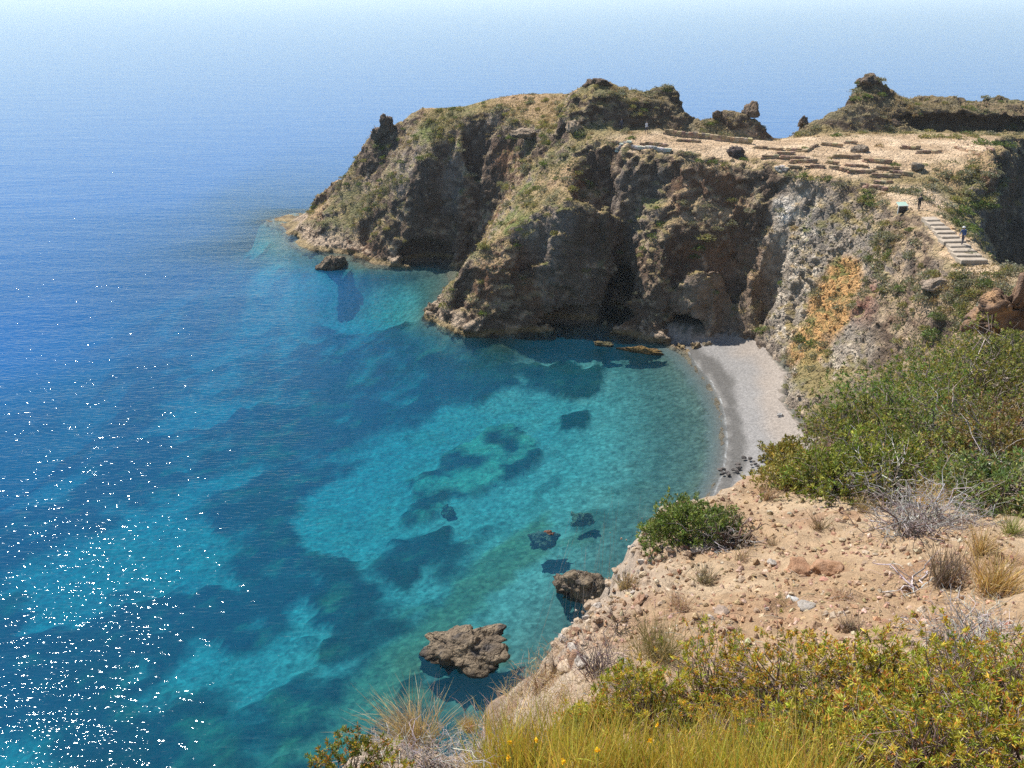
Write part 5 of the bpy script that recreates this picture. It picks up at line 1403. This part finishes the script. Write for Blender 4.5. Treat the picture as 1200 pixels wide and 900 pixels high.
soil_stone(970, 668, 44, 'second broken reddish clod of the small soil scarp', ((.32, .18, .10), (.4, .25, .16)), 907, .45)
soil_stone(955, 735, 18, 'brown stone just above the yellow shrubs', ((.36, .24, .15), (.3, .2, .13)), 908, .7)
soil_stone(748, 812, 9, 'small black stone at the foot of the yellow shrub', ((.04, .035, .035), (.06, .05, .05)), 909, .9)
soil_stone(985, 560, 16, 'pale stone at the foot of the thicket', ((.5, .45, .38), (.4, .35, .3)), 910, .6)
for k in range(150):
    px, py = r4.uniform(670, 1150), r4.uniform(590, 745)
    if py < 1000 - px * .5 - 20: continue
    p = hit_ground(px, py); w = r4.uniform(.02, .085) * r4.uniform(.5, 1.1)
    tag(put('stone', stone_protos[int(r4.integers(5))], p - Vector((0, 0, w * .15)), r4.uniform(0, 6), w, (r4.normal() * .3, r4.normal() * .3)), 'small tan stone lying on the bare soil', 'stone', 'small stones on the bare soil')
for k in range(130):
    t_ = r4.uniform(0, 1)
    px = np.interp(t_, [0, .25, .5, .75, 1], [640, 665, 705, 750, 770]) + abs(r4.normal()) * 26
    py = np.interp(t_, [0, .25, .5, .75, 1], [775, 735, 692, 632, 605]) + r4.normal() * 9
    p = hit_ground(px, py); w = r4.uniform(.03, .12)
    tag(put('rim_stone', stone_protos[int(r4.integers(5))], p - Vector((0, 0, w * .1)), r4.uniform(0, 6), w, (r4.normal() * .4, r4.normal() * .4)), 'broken tan stone in the rubble along the rim of the bank', 'stone', 'rubble stones along the rim of the bank')
def clods(n):
    px = r4.uniform(640, 1190, n); py = r4.uniform(560, 760, n)
    V0, F0 = ICO1; Vs, Fs, Cs = [], [], []
    d = np.stack([np.array(ray(a, b)) for a, b in zip(px, py)])
    t_ = np.full(n, .5)
    for it in range(60):                                   # walk down each line of sight to the soil
        z = ground(d[:, 0] * t_, d[:, 1] * t_); gap = CAM_H + d[:, 2] * t_ - z
        t_ = t_ + np.clip(gap * .8, 0, 1.0)
    P = np.stack([d[:, 0] * t_, d[:, 1] * t_, CAM_H + d[:, 2] * t_], 1)
    P = P[(P[:, 1] < 20) & (edge_sd(P[:, 0], P[:, 1]) < 0)]; n = len(P)
    s_ = .004 + .034 * r4.uniform(0, 1, (n, 1, 1)) ** 2.5 * (.5 + P[:, 1] / 14)[:, None, None]
    V = P[:, None] + V0[None] * s_ * r4.uniform(.6, 1.3, (n, 1, 3)) * (1 + .25 * r4.normal(size=(n, len(V0), 1)))
    F = (F0[None] + (np.arange(n) * len(V0))[:, None, None]).reshape(-1, 3)
    C = pal([(.42, .29, .18), (.38, .25, .155), (.5, .38, .27), (.32, .2, .13)], n, r4)
    tag(mesh_np('soil_crumbs', V.reshape(-1, 3), F, M_STONE, False, {'col': np.repeat(C, len(V0), 0)}), 'crumbs and pebbles strewn over the dry soil', kind='stuff')
clods(6500)
def litter(n):
    """fallen dry stems scattered on the soil"""
    px = r4.uniform(660, 1190, n); py = r4.uniform(570, 770, n)
    P = np.array([hit_ground(a, b)[:] for a, b in zip(px, py)])
    an = r4.uniform(0, 6.3, n); L_ = r4.uniform(.05, .3, n)
    tip = P + np.stack([np.cos(an) * L_, np.sin(an) * L_, np.zeros(n)], 1)
    tip[:, 2] = ground(tip[:, 0], tip[:, 1]) + .01
    v, f, c = tube_mesh(twig_paths(P + np.array([0, 0, .006]), tip, r4, 4, .05), np.full((n, 4), 1.0) * r4.uniform(.0015, .004, (n, 1)), pal([(.3, .22, .16), (.42, .36, .3), (.2, .15, .11)], n, r4), 3)
    tag(mesh_np('dry_litter', v, f, M_BARK, True, {'col': c}), 'thin fallen stems scattered over the soil', kind='stuff')
litter(420)
M_ROCK2 = rock_material('outcrop_rock', .7, 3.0)
# orange outcrop at the right-hand rim of the thicket
for k, (px, py, wp, hp, lab) in enumerate([(1190, 356, 48, 36, 'brown and orange rock outcrop above the thicket'), (1158, 372, 34, 26, 'lower brown rib of the orange outcrop above the thicket')]):
    p = Vector(PY(px, py + hp * .5, 30.5 + k))
    d_ = (p - CAMV).length
    w, h = wp * d_ / FPX * .5, hp * d_ / FPX
    me = stone_mesh('rock_outcrop', (w * 1.2, w, h * .8), 950 + k, 5, M_ROCK2, ((.20, .13, .09), (.40, .25, .14), (.12, .085, .065)), 2.1)
    tag(put('rock_outcrop', me, p + Vector((0, .3, .2)), .4), lab, 'rock')
# ------------------------------------------------------------------ haze over the open sea
def build_haze():
    t = NT('sea_haze')
    v = t.n('VolumePrincipled', {'Color': (0.84, 0.94, 1.0, 1), 'Density': 0.00011, 'Anisotropy': 0.0})
    t.t.links.new(v.outputs[0], t.out.inputs['Volume'])
    x, y0, y1, z0, z1 = 44000, -1900, 58000, -74, 62
    V = np.array([(-x, y0, z0), (x, y0, z0), (x, y1, z0), (-x, y1, z0), (-x, y0, z1), (x, y0, z1), (x, y1, z1), (-x, y1, z1)], float)
    F = np.array([(0, 3, 2, 1), (4, 5, 6, 7), (0, 1, 5, 4), (1, 2, 6, 5), (2, 3, 7, 6), (3, 0, 4, 7)])
    tag(mesh_np('haze', V, F, t.m, False), 'pale sea haze that whitens the far water', kind='stuff')
build_haze()
